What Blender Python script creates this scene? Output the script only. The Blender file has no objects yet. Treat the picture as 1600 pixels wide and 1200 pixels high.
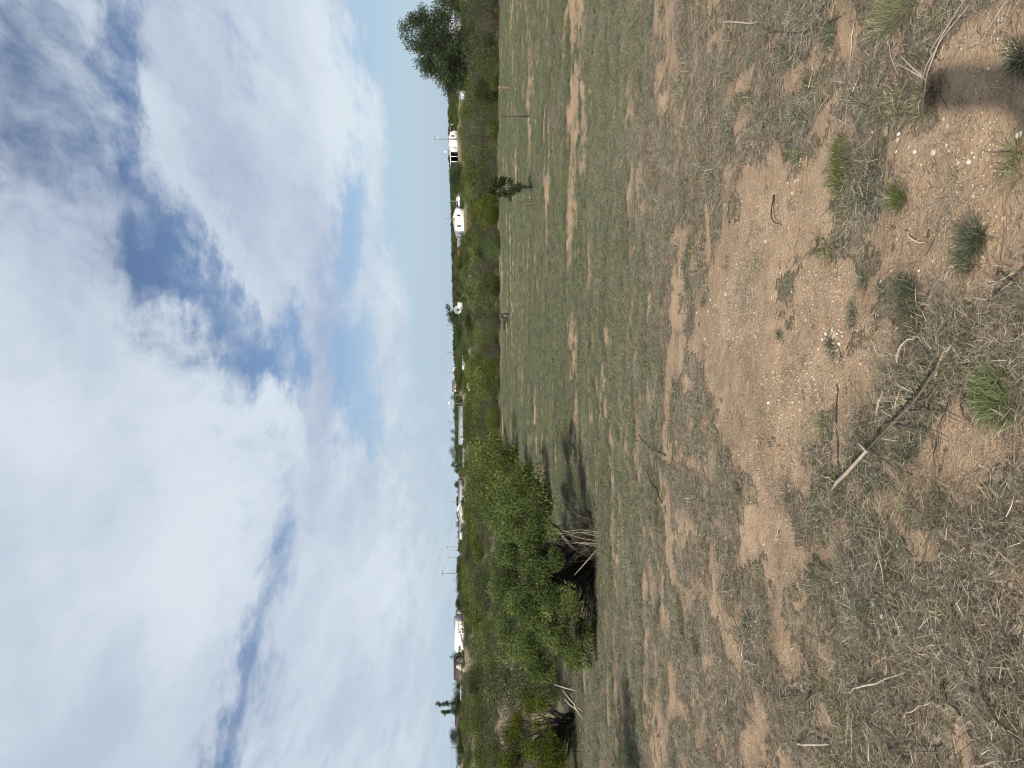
import bpy, math, random
import numpy as np
from mathutils import Vector, Matrix

R = math.radians
scene = bpy.context.scene
COL = scene.collection
rng = np.random.default_rng(11)
random.seed(5)

# ------------------------------------------------------------------ camera
CAM_H, HORIZON_V, F_PX = 1.65, 718.0, 1200.0        # the phone was held sideways: the picture's left is up
PITCH = math.atan((800 - HORIZON_V) / F_PX)
CP, SP = math.cos(PITCH), math.sin(PITCH)
cam_d = bpy.data.cameras.new('camera')
cam_d.sensor_width = 36.0
cam_d.lens = 36.0 * F_PX / 1600.0
cam_d.clip_start, cam_d.clip_end = 0.05, 9000
cam = bpy.data.objects.new('camera', cam_d)
COL.objects.link(cam)
fwd, upv = Vector((0, CP, -SP)), Vector((0, SP, CP))
xa, ya, za = -upv, Vector((1, 0, 0)), -fwd
cam.matrix_world = Matrix(((xa.x, ya.x, za.x, 0), (xa.y, ya.y, za.y, 0), (xa.z, ya.z, za.z, CAM_H), (0, 0, 0, 1)))
scene.camera = cam

# ------------------------------------------------------------------ exposure
scene.view_settings.view_transform = 'Standard'
scene.view_settings.look = 'None'
scene.view_settings.gamma = 1
scene.view_settings.use_curve_mapping = False
scene.view_settings.exposure = 0.45
scene.render.engine = 'CYCLES'
scene.cycles.use_denoising = True
scene.cycles.pixel_filter_type = 'BLACKMAN_HARRIS'
scene.cycles.filter_width = 1.1
scene.cycles.max_bounces = 6
scene.cycles.diffuse_bounces = 3
scene.cycles.transmission_bounces = 3
scene.cycles.transparent_max_bounces = 4
scene.cycles.caustics_reflective = False
scene.cycles.caustics_refractive = False

# ------------------------------------------------------------------ sun
SUN_AZ, SUN_EL = 22.0, 31.0                          # shadows fall forward and a little to the right
sun_d = bpy.data.lights.new('sun', 'SUN')
sun_d.energy = 5.0
sun_d.angle = R(1.0)
sun_d.color = (1.0, 0.945, 0.87)
sun = bpy.data.objects.new('sun', sun_d)
COL.objects.link(sun)
travel = Vector((math.sin(R(SUN_AZ)) * math.cos(R(SUN_EL)), math.cos(R(SUN_AZ)) * math.cos(R(SUN_EL)), -math.sin(R(SUN_EL))))
sun.rotation_euler = travel.to_track_quat('-Z', 'Y').to_euler()
sun.location = (-20, -30, 40)

# ------------------------------------------------------------------ sky
def pix_dir(px, py):
    """direction through a point of the photograph (px, py as in the 1600x1200 picture)"""
    xr, yr = (600.0 - py) / F_PX, (px - 800.0) / F_PX     # upright right / down
    d = Vector((xr, CP - yr * SP, -SP - yr * CP))
    return d.normalized()

SKY_K = 0.16                                          # flattens the cloud sheet towards the horizon
def sky_p(px, py):
    d = pix_dir(px, py)
    q = d.z + SKY_K
    return np.array((d.x / q, d.y / q))

world = bpy.data.worlds.new('World')
scene.world = world
world.use_nodes = True
nt = world.node_tree
nt.nodes.clear()
N, L = nt.nodes, nt.links
def node(t, **kw):
    n = N.new(t)
    for k, v in kw.items(): setattr(n, k, v)
    return n
def val(sock, v):
    if hasattr(v, 'is_linked') or hasattr(v, 'node'): L.new(v, sock)
    else: sock.default_value = v
def m_(op, a, b=None, c=None, clamp=False):
    n = node('ShaderNodeMath', operation=op, use_clamp=clamp)
    val(n.inputs[0], a)
    if b is not None: val(n.inputs[1], b)
    if c is not None: val(n.inputs[2], c)
    return n.outputs[0]
def vm(op, a, b=None, out=0):
    n = node('ShaderNodeVectorMath', operation=op)
    val(n.inputs[0], a)
    if b is not None: val(n.inputs[1], b)
    return n.outputs[out]
def wnoise(vec, scale, detail=6, rough=0.55, dist=0.0, out='Fac'):
    n = node('ShaderNodeTexNoise')
    n.inputs['Scale'].default_value = scale
    n.inputs['Detail'].default_value = detail
    n.inputs['Roughness'].default_value = rough
    n.inputs['Distortion'].default_value = dist
    L.new(vec, n.inputs['Vector'])
    return n.outputs[out]
def sstep(x, a, b):
    n = node('ShaderNodeMapRange', interpolation_type='SMOOTHSTEP')
    val(n.inputs[0], x); n.inputs[1].default_value = a; n.inputs[2].default_value = b
    n.inputs[3].default_value = 0; n.inputs[4].default_value = 1
    return n.outputs[0]

tc = node('ShaderNodeTexCoord')
sep = node('ShaderNodeSeparateXYZ')
L.new(tc.outputs['Generated'], sep.inputs[0])
zq = m_('ADD', m_('MAXIMUM', sep.outputs[2], 0.0), SKY_K)
comb = node('ShaderNodeCombineXYZ')
L.new(m_('DIVIDE', sep.outputs[0], zq), comb.inputs[0])
L.new(m_('DIVIDE', sep.outputs[1], zq), comb.inputs[1])
P = comb.outputs[0]
# stretched coordinates along the drift of the cloud sheet
mp = node('ShaderNodeMapping')
mp.inputs['Rotation'].default_value = (0, 0, R(-8))
mp.inputs['Scale'].default_value = (1.0, 0.38, 1.0)
L.new(P, mp.inputs['Vector'])
PS = mp.outputs[0]
warp = vm('SUBTRACT', wnoise(P, 1.7, 4, 0.6, out='Color'), (0.5, 0.5, 0.5))
warp2 = vm('SUBTRACT', wnoise(P, 8.0, 7, 0.68, out='Color'), (0.5, 0.5, 0.5))
PW = vm('ADD', vm('ADD', P, vm('MULTIPLY', warp, (0.36, 0.36, 0.0))), vm('MULTIPLY', warp2, (0.30, 0.30, 0.0)))

def blob(acc, px, py, rx, ry, w, rot=0.0):
    """soft patch of the cloud sheet; rx along the picture's x, ry along its y"""
    c = sky_p(px, py)
    e = 4.0
    J = np.stack([(sky_p(px + e, py) - sky_p(px - e, py)) / (2 * e), (sky_p(px, py + e) - sky_p(px, py - e)) / (2 * e)], axis=1)
    ca, sa = math.cos(R(rot)), math.sin(R(rot))
    A = np.diag((1 / rx, 1 / ry)) @ np.array(((ca, sa), (-sa, ca))) @ np.linalg.inv(J)
    d = vm('SUBTRACT', PW, (float(c[0]), float(c[1]), 0))
    a = vm('DOT_PRODUCT', d, (float(A[0, 0]), float(A[0, 1]), 0), out=1)
    b = vm('DOT_PRODUCT', d, (float(A[1, 0]), float(A[1, 1]), 0), out=1)
    g = m_('EXPONENT', m_('MULTIPLY', m_('MULTIPLY_ADD', b, b, m_('MULTIPLY', a, a)), -1.0))
    return m_('MULTIPLY_ADD', g, w, acc)

PSW = vm('ADD', PS, vm('MULTIPLY', warp, (0.22, 0.14, 0.0)))
fb = wnoise(PSW, 2.6, 10, 0.60, 0.0)
fb2 = wnoise(PSW, 9.0, 8, 0.64, 0.0)
acc = m_('MULTIPLY_ADD', m_('SUBTRACT', fb, 0.5), 1.6, m_('MULTIPLY_ADD', m_('SUBTRACT', fb2, 0.5), 1.65, 0.87))
# gaps of blue: (x, y, rx, ry, weight, turn)
for b in [(215, 60, 34, 120, -0.75, 4), (222, 230, 28, 110, -0.7, 3), (245, 390, 40, 80, -0.75, 12), (295, 445, 46, 60, -0.8, 20),
          (350, 500, 44, 60, -0.75, 15), (400, 560, 40, 55, -0.75, 10), (445, 585, 34, 45, -0.6, 0), (455, 490, 26, 45, -0.4, 0),
          (540, 360, 26, 95, -1.15, 6), (552, 560, 30, 100, -1.25, 6), (585, 665, 26, 65, -1.1, 3), (470, 540, 14, 60, -.5, 0),
          (620, 0, 46, 90, -2.2, 8), (652, 170, 42, 160, -2.2, 4), (676, 430, 30, 220, -1.8, 2), (692, 120, 30, 300, -1.5, 0), (640, 300, 14, 110, -0.5, 5),
          (345, 1185, 30, 90, -0.62, 18), (380, 1070, 28, 90, -0.6, 16), (415, 955, 32, 90, -0.6, 14), (445, 850, 26, 80, -0.5, 8),
          (40, 50, 100, 130, -0.5, 0), (120, 220, 80, 120, -0.45, 0), (165, 100, 30, 80, -0.35, 0), (20, 260, 60, 120, -.25, 0),
          (430, 640, 26, 60, 0.3, 0), (300, 300, 15, 110, 0.6, -28), (385, 440, 16, 80, 0.55, -30), (262, 180, 20, 60, 0.35, -15), (500, 170, 70, 210, 0.6, 5), (590, 250, 18, 200, 0.5, 6), (610, 560, 16, 120, 0.45, 3),
          (250, 900, 170, 300, 0.8, 0), (60, 850, 120, 320, 0.6, 0), (540, 900, 60, 220, 0.5, 0)]:
    acc = blob(acc, *b)
cover = sstep(acc, -0.14, 1.10)
shade_n = wnoise(PSW, 1.6, 8, 0.6, 0.0)
sh = m_('MULTIPLY_ADD', shade_n, 2.0, -0.42)
for b in [(505, 590, 26, 150, -0.6, 4), (350, 250, 50, 140, -0.35, -15), (120, 420, 110, 170, -0.3, 0), (60, 1100, 90, 150, -0.2, 0),
          (190, 1040, 50, 170, -0.25, 14), (330, 700, 140, 180, 0.16, 0), (560, 150, 40, 180, 0.35, 5), (330, 900, 120, 200, 0.3, 16), (30, 700, 100, 150, .2, 0)]:
    sh = blob(sh, *b)
ccol = node('ShaderNodeMix', data_type='RGBA')
L.new(sstep(sh, 0.0, 1.05), ccol.inputs[0])
ccol.inputs[6].default_value = (4.6, 5.25, 6.6, 1)
ccol.inputs[7].default_value = (7.05, 7.85, 8.5, 1)
sky = node('ShaderNodeTexSky', sky_type='NISHITA')
sky.sun_disc = False
sky.sun_elevation = R(SUN_EL)
sky.sun_rotation = R(180 + SUN_AZ)
sky.altitude = 800
sky.air_density = 1.0
sky.dust_density = 0.3
sky.ozone_density = 2.0
skg = node('ShaderNodeMix', data_type='RGBA', blend_type='MULTIPLY')
skg.inputs[0].default_value = 1.0
L.new(sky.outputs[0], skg.inputs[6])
skg.inputs[7].default_value = (0.80, 0.79, 0.84, 1)
smix = node('ShaderNodeMix', data_type='RGBA')
# the sheet thins out in the distance
far_fade = sstep(sep.outputs[2], 0.0, 0.075)
L.new(m_('MULTIPLY', cover, m_('MULTIPLY_ADD', far_fade, 0.62, 0.34)), smix.inputs[0])
hz = node('ShaderNodeMix', data_type='RGBA')             # thin bluish haze low over the land
L.new(m_('MULTIPLY', m_('SUBTRACT', 1.0, sstep(sep.outputs[2], -0.01, 0.19)), 1.0), hz.inputs[0])
L.new(skg.outputs[2], hz.inputs[6])
hz.inputs[7].default_value = (4.35, 5.65, 6.75, 1)
L.new(hz.outputs[2], smix.inputs[6])
L.new(ccol.outputs[2], smix.inputs[7])
bg = node('ShaderNodeBackground')
bg.inputs[1].default_value = 0.075
L.new(smix.outputs[2], bg.inputs[0])
wo = node('ShaderNodeOutputWorld')
L.new(bg.outputs[0], wo.inputs[0])
world.cycles.sampling_method = 'MANUAL'
world.cycles.sample_map_resolution = 512

# ------------------------------------------------------------------ noise and terrain
def _h(ix, iy, s):
    n = (ix.astype(np.int64) * 374761393 + iy.astype(np.int64) * 668265263 + s * 1442695041) & 0xFFFFFFFF
    n = ((n ^ (n >> 13)) * 1274126177) & 0xFFFFFFFF
    return ((n ^ (n >> 16)) & 0xFFFFFF) / float(0xFFFFFF)
def vn(x, y, s=0):
    ix, iy = np.floor(x), np.floor(y)
    fx, fy = x - ix, y - iy
    fx, fy = fx * fx * (3 - 2 * fx), fy * fy * (3 - 2 * fy)
    a, b, c, d = _h(ix, iy, s), _h(ix + 1, iy, s), _h(ix, iy + 1, s), _h(ix + 1, iy + 1, s)
    return (a * (1 - fx) + b * fx) * (1 - fy) + (c * (1 - fx) + d * fx) * fy
def fbm(x, y, s=0, o=4):
    t, a, n = 0, 0.5, 0
    for i in range(o):
        t = t + a * vn(x * 2 ** i + 17.3 * i, y * 2 ** i - 9.1 * i, s + i); n += a; a *= 0.5
    return t / n
def ss(x, a, b):
    t = np.clip((x - a) / (b - a), 0, 1)
    return t * t * (3 - 2 * t)

TB = np.array([-0.9, -0.5, -0.2, 0.0, 0.15, 0.236, 0.29, 0.36, 0.5, 0.9])
TY = np.array([50, 90, 150, 210, 280, 450, 700, 1100, 1900, 3500.])
TZ = np.array([[-.9] * 10,
               [-.85] * 10,
               [-.75, -.75, -.75, -.75, -.75, -.7, -.5, -.3, -.3, -.3],
               [-.5, -.5, -.5, -.5, -.5, -.3, .5, .8, .9, .9],
               [-.2, -.2, -.2, -.2, -.2, .1, 2.3, 2.8, 2.9, 2.9],
               [.6, .6, .8, 1.4, 2.2, 3.3, 4.6, 5.2, 5.6, 6],
               [1.2, 1.2, 1.6, 3.6, 5.6, 6.6, 8, 9, 9, 9],
               [.6, .6, 1.6, 5.2, 9, 10.6, 12.6, 13.6, 13, 12],
               [-3, -3, -2, 2, 6, 8, 9, 9, 9, 9],
               [-12.] * 10])
def H(x, y):
    x, y = np.asarray(x, float), np.asarray(y, float)
    yy = np.maximum(y, 0.0)
    near = -0.9 * ss(yy, 2.5, 17.0)
    br = np.clip(x / np.maximum(yy, 1.0), -0.9, 0.9)
    jb = np.clip(np.searchsorted(TB, br, 'right') - 1, 0, 8)
    tb = (br - TB[jb]) / (TB[jb + 1] - TB[jb])
    yc = np.clip(yy, 50, 3500)
    jy = np.clip(np.searchsorted(TY, yc, 'right') - 1, 0, 8)
    ty = (yc - TY[jy]) / (TY[jy + 1] - TY[jy])
    far = (TZ[jy, jb] * (1 - tb) + TZ[jy, jb + 1] * tb) * (1 - ty) + (TZ[jy + 1, jb] * (1 - tb) + TZ[jy + 1, jb + 1] * tb) * ty
    z = np.where(yy < 50, near, far)
    r = np.sqrt(x * x + y * y)
    z = z + (fbm(x * 0.9, y * 0.9, 3) - 0.5) * 0.10 * ss(r, 0.5, 4) + (fbm(x * 0.13, y * 0.13, 9) - 0.5) * 0.28 * ss(r, 5, 20)
    z = z + (fbm(x * 5, y * 5, 21, 3) - 0.5) * 0.035 * (1 - ss(r, 20, 40))
    return z
H0 = float(H(0.0, 0.0))

def hit(px, py):
    """point of the ground seen at a place of the photograph"""
    d = pix_dir(px, py)
    t = np.geomspace(0.8, 1500, 6000)
    zz = CAM_H + d.z * t - H(d.x * t, d.y * t)
    k = np.argmax(zz < 0)
    if zz[k] >= 0: k = len(t) - 1
    a, b = t[max(k - 1, 0)], t[k]
    za_, zb_ = zz[max(k - 1, 0)], zz[k]
    f = za_ / (za_ - zb_) if za_ != zb_ else 0
    q = a + (b - a) * min(max(f, 0), 1)
    return np.array((d.x * q, d.y * q, float(H(d.x * q, d.y * q))))
def mpp(p):
    """metres per picture point at a place"""
    return (p[1] * CP + (CAM_H - p[2]) * SP) / F_PX
def at(U, depth):
    """ground point at an upright column U and a distance"""
    x = (U - 600.0) / F_PX * depth
    return np.array((x, depth, float(H(x, depth))))
def zof(V, depth):
    """height of a point seen on row V at a distance"""
    return CAM_H + (HORIZON_V - V) / F_PX * depth

# ------------------------------------------------------------------ helpers
def tag(o, label=None, cat=None, group=None, kind=None):
    if label: o['label'] = label
    if cat: o['category'] = cat
    if group: o['group'] = group
    if kind: o['kind'] = kind
    return o
def empty(name, loc, rz=0.0, label=None, cat=None, group=None):
    o = bpy.data.objects.new(name, None)
    o.empty_display_size = 0.2
    COL.objects.link(o)
    o.location = [float(v) for v in loc]
    o.rotation_euler = (0, 0, rz)
    return tag(o, label, cat, group)
def mesh_np(name, V, F, mat=None, attrs=None, smooth=False):
    """V (n,3); F list of int arrays (m,3) or (m,4)"""
    me = bpy.data.meshes.new(name)
    V = np.asarray(V, np.float32)
    F = [np.asarray(f, np.int32) for f in (F if isinstance(F, list) else [F]) if len(f)]
    me.vertices.add(len(V))
    me.vertices.foreach_set('co', V.ravel())
    li = np.concatenate([f.ravel() for f in F])
    tot = np.concatenate([np.full(len(f), f.shape[1], np.int32) for f in F])
    st = np.concatenate(([0], np.cumsum(tot)[:-1])).astype(np.int32)
    me.loops.add(len(li))
    me.loops.foreach_set('vertex_index', li)
    me.polygons.add(len(tot))
    me.polygons.foreach_set('loop_start', st)
    me.polygons.foreach_set('loop_total', tot)
    if smooth: me.polygons.foreach_set('use_smooth', np.ones(len(tot), bool))
    if attrs:
        for k, a in attrs.items():
            at_ = me.attributes.new(k, 'FLOAT', 'POINT')
            at_.data.foreach_set('value', np.asarray(a, np.float32))
    me.update(calc_edges=True)
    if mat: me.materials.append(mat)
    return me
def obj(name, me, parent=None, loc=None, rz=None):
    o = bpy.data.objects.new(name, me)
    COL.objects.link(o)
    if parent: o.parent = parent
    if loc is not None: o.location = [float(v) for v in loc]
    if rz is not None: o.rotation_euler = (0, 0, rz)
    return o
class MB:
    """collects simple shapes for ONE mesh object"""
    def __init__(s): s.v, s.q, s.t, s.n = [], [], [], 0
    def add(s, V, Q=None, T=None):
        V = np.asarray(V, float).reshape(-1, 3)
        if Q is not None and len(Q): s.q.append(np.asarray(Q, int) + s.n)
        if T is not None and len(T): s.t.append(np.asarray(T, int) + s.n)
        s.v.append(V); s.n += len(V)
        return s
    def box(s, x0, x1, y0, y1, z0, z1):
        V = [(x0, y0, z0), (x1, y0, z0), (x1, y1, z0), (x0, y1, z0), (x0, y0, z1), (x1, y0, z1), (x1, y1, z1), (x0, y1, z1)]
        return s.add(V, [(0, 3, 2, 1), (4, 5, 6, 7), (0, 1, 5, 4), (1, 2, 6, 5), (2, 3, 7, 6), (3, 0, 4, 7)])
    def prism(s, poly, y0, y1):
        """polygon in x,z pushed from y0 to y1 (convex)"""
        n = len(poly)
        V = [(x, y0, z) for x, z in poly] + [(x, y1, z) for x, z in poly]
        Q = [(i, (i + 1) % n, (i + 1) % n + n, i + n) for i in range(n)]
        T = [(0, i + 1, i) for i in range(1, n - 1)] + [(n, n + i, n + i + 1) for i in range(1, n - 1)]
        return s.add(V, Q, T)
    def tube(s, P, rad, k=6):
        V, Q, T = tube_arr(P, rad, k)
        return s.add(V, Q, T)
    def mesh(s, name, mat, smooth=False):
        F = []
        if s.q: F.append(np.concatenate(s.q))
        if s.t: F.append(np.concatenate(s.t))
        return mesh_np(name, np.concatenate(s.v), F, mat, smooth=smooth)
    def build(s, name, mat, parent=None, smooth=False, loc=None, rz=None):
        return obj(name, s.mesh(name, mat, smooth), parent, loc, rz)
def tube_arr(P, rad, k=6):
    P = np.asarray(P, float)
    n = len(P)
    rad = np.broadcast_to(np.asarray(rad, float), (n,))
    T = np.gradient(P, axis=0)
    T /= np.linalg.norm(T, axis=1, keepdims=True) + 1e-9
    ref = np.array((0, 0, 1.0)) if abs(T[:, 2].mean()) < 0.8 else np.array((1.0, 0, 0))
    A = np.cross(T, ref); A /= np.linalg.norm(A, axis=1, keepdims=True) + 1e-9
    B = np.cross(T, A)
    th = np.arange(k) * 2 * math.pi / k
    V = P[:, None, :] + rad[:, None, None] * (np.cos(th)[None, :, None] * A[:, None, :] + np.sin(th)[None, :, None] * B[:, None, :])
    V = np.concatenate((V.reshape(-1, 3), P[:1], P[-1:]))
    i = np.arange(n - 1)[:, None] * k
    j = np.arange(k)[None, :]
    Q = np.stack((i + j, i + (j + 1) % k, i + k + (j + 1) % k, i + k + j), axis=-1).reshape(-1, 4)
    jj = np.arange(k)
    T3 = np.concatenate((np.stack((np.full(k, n * k), (jj + 1) % k, jj), 1), np.stack((np.full(k, n * k + 1), (n - 1) * k + jj, (n - 1) * k + (jj + 1) % k), 1)))
    return V, Q, T3

# ------------------------------------------------------------------ materials
def mat(name):
    m = bpy.data.materials.new(name)
    m.use_nodes = True
    m.node_tree.nodes.clear()
    return m
class G:
    """small node-graph writer"""
    def __init__(s, m): s.m, s.t = m, m.node_tree; s.n, s.l = s.t.nodes, s.t.links
    def new(s, t, **kw):
        n = s.n.new(t)
        for k, v in kw.items(): setattr(n, k, v)
        return n
    def put(s, sock, v):
        if isinstance(v, bpy.types.NodeSocket): s.l.new(v, sock)
        else: sock.default_value = v
    def math(s, op, a, b=0.0, c=None, clamp=False):
        n = s.new('ShaderNodeMath', operation=op, use_clamp=clamp)
        s.put(n.inputs[0], a); s.put(n.inputs[1], b)
        if c is not None: s.put(n.inputs[2], c)
        return n.outputs[0]
    def mix(s, f, a, b, blend='MIX'):
        n = s.new('ShaderNodeMix', data_type='RGBA', blend_type=blend)
        s.put(n.inputs[0], f)
        s.put(n.inputs[6], a if isinstance(a, bpy.types.NodeSocket) else (*a, 1))
        s.put(n.inputs[7], b if isinstance(b, bpy.types.NodeSocket) else (*b, 1))
        return n.outputs[2]
    def coord(s, which='Object', scale=None, rot=None):
        n = s.new('ShaderNodeTexCoord')
        o = n.outputs[which]
        if scale is not None or rot is not None:
            p = s.new('ShaderNodeMapping')
            if scale is not None: p.inputs['Scale'].default_value = scale
            if rot is not None: p.inputs['Rotation'].default_value = rot
            s.l.new(o, p.inputs['Vector']); o = p.outputs[0]
        return o
    def noise(s, vec, scale, detail=4, rough=0.55, out='Fac'):
        n = s.new('ShaderNodeTexNoise')
        n.inputs['Scale'].default_value = scale; n.inputs['Detail'].default_value = detail; n.inputs['Roughness'].default_value = rough
        s.l.new(vec, n.inputs['Vector'])
        return n.outputs[out]
    def vor(s, vec, scale, out='Distance', rand=1.0):
        n = s.new('ShaderNodeTexVoronoi')
        n.inputs['Scale'].default_value = scale; n.inputs['Randomness'].default_value = rand
        s.l.new(vec, n.inputs['Vector'])
        return n.outputs[out]
    def step(s, x, a, b, lo=0.0, hi=1.0):
        n = s.new('ShaderNodeMapRange', interpolation_type='SMOOTHSTEP')
        s.put(n.inputs[0], x); n.inputs[1].default_value = a; n.inputs[2].default_value = b
        n.inputs[3].default_value = lo; n.inputs[4].default_value = hi
        return n.outputs[0]
    def attr(s, name):
        n = s.new('ShaderNodeAttribute', attribute_name=name)
        return n.outputs['Fac']
    def rand(s):
        return s.new('ShaderNodeObjectInfo').outputs['Random']
    def bump(s, h, strength=0.5, dist=0.01):
        n = s.new('ShaderNodeBump')
        n.inputs['Strength'].default_value = strength; n.inputs['Distance'].default_value = dist
        s.l.new(h, n.inputs['Height'])
        return n.outputs[0]
    def surf(s, col, rough=0.9, spec=0.2, normal=None, metal=0.0, translucent=None):
        b = s.new('ShaderNodeBsdfPrincipled')
        s.put(b.inputs['Base Color'], col if isinstance(col, bpy.types.NodeSocket) else (*col, 1))
        s.put(b.inputs['Roughness'], rough)
        b.inputs['Specular IOR Level'].default_value = spec
        b.inputs['Metallic'].default_value = metal
        if normal is not None: s.l.new(normal, b.inputs['Normal'])
        o = s.new('ShaderNodeOutputMaterial')
        if translucent:
            t = s.new('ShaderNodeBsdfTranslucent')
            s.put(t.inputs['Color'], col if isinstance(col, bpy.types.NodeSocket) else (*col, 1))
            mx = s.new('ShaderNodeMixShader')
            mx.inputs[0].default_value = translucent
            s.l.new(b.outputs[0], mx.inputs[1]); s.l.new(t.outputs[0], mx.inputs[2])
            s.l.new(mx.outputs[0], o.inputs[0])
        else:
            s.l.new(b.outputs[0], o.inputs[0])
        return s.m

def plain(name, col, rough=0.7, var=0.15, scale=3.0, spec=0.3, metal=0.0):
    g = G(mat(name))
    c = g.coord()
    n = g.noise(c, scale, 5)
    dark = tuple(v * (1 - var) for v in col)
    n2 = g.noise(c, scale * 9, 3)
    k = g.math('MULTIPLY_ADD', n2, 0.4, g.math('MULTIPLY', n, 0.6))
    return g.surf(g.mix(g.step(k, 0.3, 0.7), dark, col), rough, spec, None, metal)

def leafmat(name, a, b, c, tr=0.22):
    """a dark tone, b main, c bright tone; chosen leaf by leaf and plant by plant"""
    g = G(mat(name))
    t = g.attr('tone')
    col = g.mix(g.step(t, 0.0, 0.55), a, b)
    col = g.mix(g.step(t, 0.5, 1.0), col, c)
    hs = g.new('ShaderNodeHueSaturation')
    r = g.rand()
    g.l.new(g.math('MULTIPLY_ADD', r, 0.035, 0.483), hs.inputs['Hue'])
    g.l.new(g.math('MULTIPLY_ADD', r, -0.25, 1.08), hs.inputs['Saturation'])
    g.l.new(g.math('MULTIPLY_ADD', r, 0.35, 0.83), hs.inputs['Value'])
    g.l.new(col, hs.inputs['Color'])
    return g.surf(hs.outputs[0], 0.7, 0.10, translucent=tr)

M = {}
M['leaf_bright'] = leafmat('leaf_bright', (.022, .034, .008), (.066, .089, .017), (.165, .190, .040))
M['leaf_olive'] = leafmat('leaf_olive', (.022, .029, .010), (.056, .069, .021), (.120, .132, .046))
M['leaf_dark'] = leafmat('leaf_dark', (.018, .027, .009), (.034, .048, .016), (.062, .080, .028), 0.25)
M['leaf_grey'] = leafmat('leaf_grey', (.038, .039, .024), (.066, .067, .041), (.105, .102, .066), 0.2)
M['leaf_blue'] = leafmat('leaf_blue', (.055, .070, .062), (.085, .105, .092), (.12, .14, .12), 0.2)
M['weed'] = leafmat('weed', (.040, .052, .031), (.098, .122, .072), (.205, .218, .140), 0.25)
M['tuft_green'] = leafmat('tuft_green', (.055, .080, .022), (.115, .155, .045), (.22, .25, .10), 0.3)
M['tuft_dusty'] = leafmat('tuft_dusty', (.040, .054, .028), (.078, .098, .050), (.145, .160, .088), 0.25)
M['tuft_olive'] = leafmat('tuft_olive', (.11, .115, .04), (.19, .195, .075), (.30, .28, .14), 0.3)
M['straw'] = leafmat('straw', (.036, .029, .019), (.215, .175, .112), (.56, .47, .32), 0.12)
M['straw_grey'] = leafmat('straw_grey', (.040, .034, .025), (.195, .165, .122), (.46, .40, .31), 0.1)
M['bark'] = plain('bark', (.085, .065, .050), 0.95, 0.5, 14)
M['bark_dark'] = plain('bark_dark', (.035, .028, .022), 0.95, 0.4, 14)
M['dead_wood'] = plain('dead_wood', (.34, .285, .22), 0.9, 0.35, 20)
M['stick_brown'] = plain('stick_brown', (.13, .10, .075), 0.95, 0.45, 30)
M['stick_dark'] = plain('stick_dark', (.05, .04, .032), 0.95, 0.45, 30)
M['stick_pale'] = plain('stick_pale', (.46, .385, .28), 0.9, 0.35, 30)
M['stone_white'] = plain('stone_white', (.62, .58, .51), 0.85, 0.22, 40)
M['stone_tan'] = plain('stone_tan', (.44, .36, .265), 0.9, 0.3, 40)
M['gravel_tan'] = plain('gravel_tan', (.40, .305, .205), 0.95, 0.3, 40)
M['gravel_brown'] = plain('gravel_brown', (.24, .17, .11), 0.95, 0.3, 40)
M['stone_grey'] = plain('stone_grey', (.34, .31, .27), 0.9, 0.3, 40)
M['white'] = plain('white_paint', (.78, .77, .74), 0.6, 0.08, 0.6)
M['cream'] = plain('cream_metal', (.74, .68, .52), 0.5, 0.1, 0.5)
M['pale_grey'] = plain('pale_grey_metal', (.40, .415, .43), 0.5, 0.15, 0.5)
M['blue_grey'] = plain('blue_grey_siding', (.42, .47, .49), 0.6, 0.1, 0.5)
M['roof_pale'] = plain('roof_pale', (.30, .31, .32), 0.7, 0.2, 0.6)
M['roof_grey'] = plain('roof_grey', (.25, .24, .24), 0.8, 0.25, 0.8)
M['roof_brown'] = plain('roof_brown', (.085, .058, .052), 0.85, 0.25, 0.8)
M['roof_red'] = plain('roof_red', (.20, .135, .12), 0.8, 0.25, 0.8)
M['tan_wall'] = plain('tan_wall', (.42, .35, .27), 0.85, 0.15, 0.8)
M['dark_shade'] = plain('shade_and_dark_panel', (.035, .033, .04), 0.8, 0.3, 1)  # near-black standing in for shade in carports, shed and porch; also dish housing
M['trim_grey'] = plain('trim_grey', (.30, .30, .31), 0.6, 0.15, 1)
M['rust'] = plain('rusty_metal', (.17, .085, .05), 0.9, 0.45, 4)
M['orange'] = plain('orange_board', (.55, .33, .11), 0.85, 0.2, 1.5)
M['red_paint'] = plain('red_paint', (.36, .08, .05), 0.6, 0.2, 1)
M['blue_paint'] = plain('blue_paint', (.10, .13, .24), 0.4, 0.15, 1)
M['pole_wood'] = plain('pole_wood', (.20, .175, .15), 0.9, 0.3, 3)
M['metal_dark'] = plain('dark_post_metal', (.045, .038, .032), 0.7, 0.4, 20)
M['post_brown'] = plain('post_brown', (.20, .14, .10), 0.95, 0.4, 10)
M['tyre'] = plain('tyre', (.02, .02, .02), 0.9, 0.2, 5)
M['glass'] = plain('window_glass', (.03, .035, .04), 0.12, 0.2, 1, 0.6)
M['lamp_white'] = plain('lamp_white', (.85, .84, .84), 0.4, 0.05, 2)
M['caliche'] = plain('caliche', (.56, .50, .40), 0.95, 0.25, 3)

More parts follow.
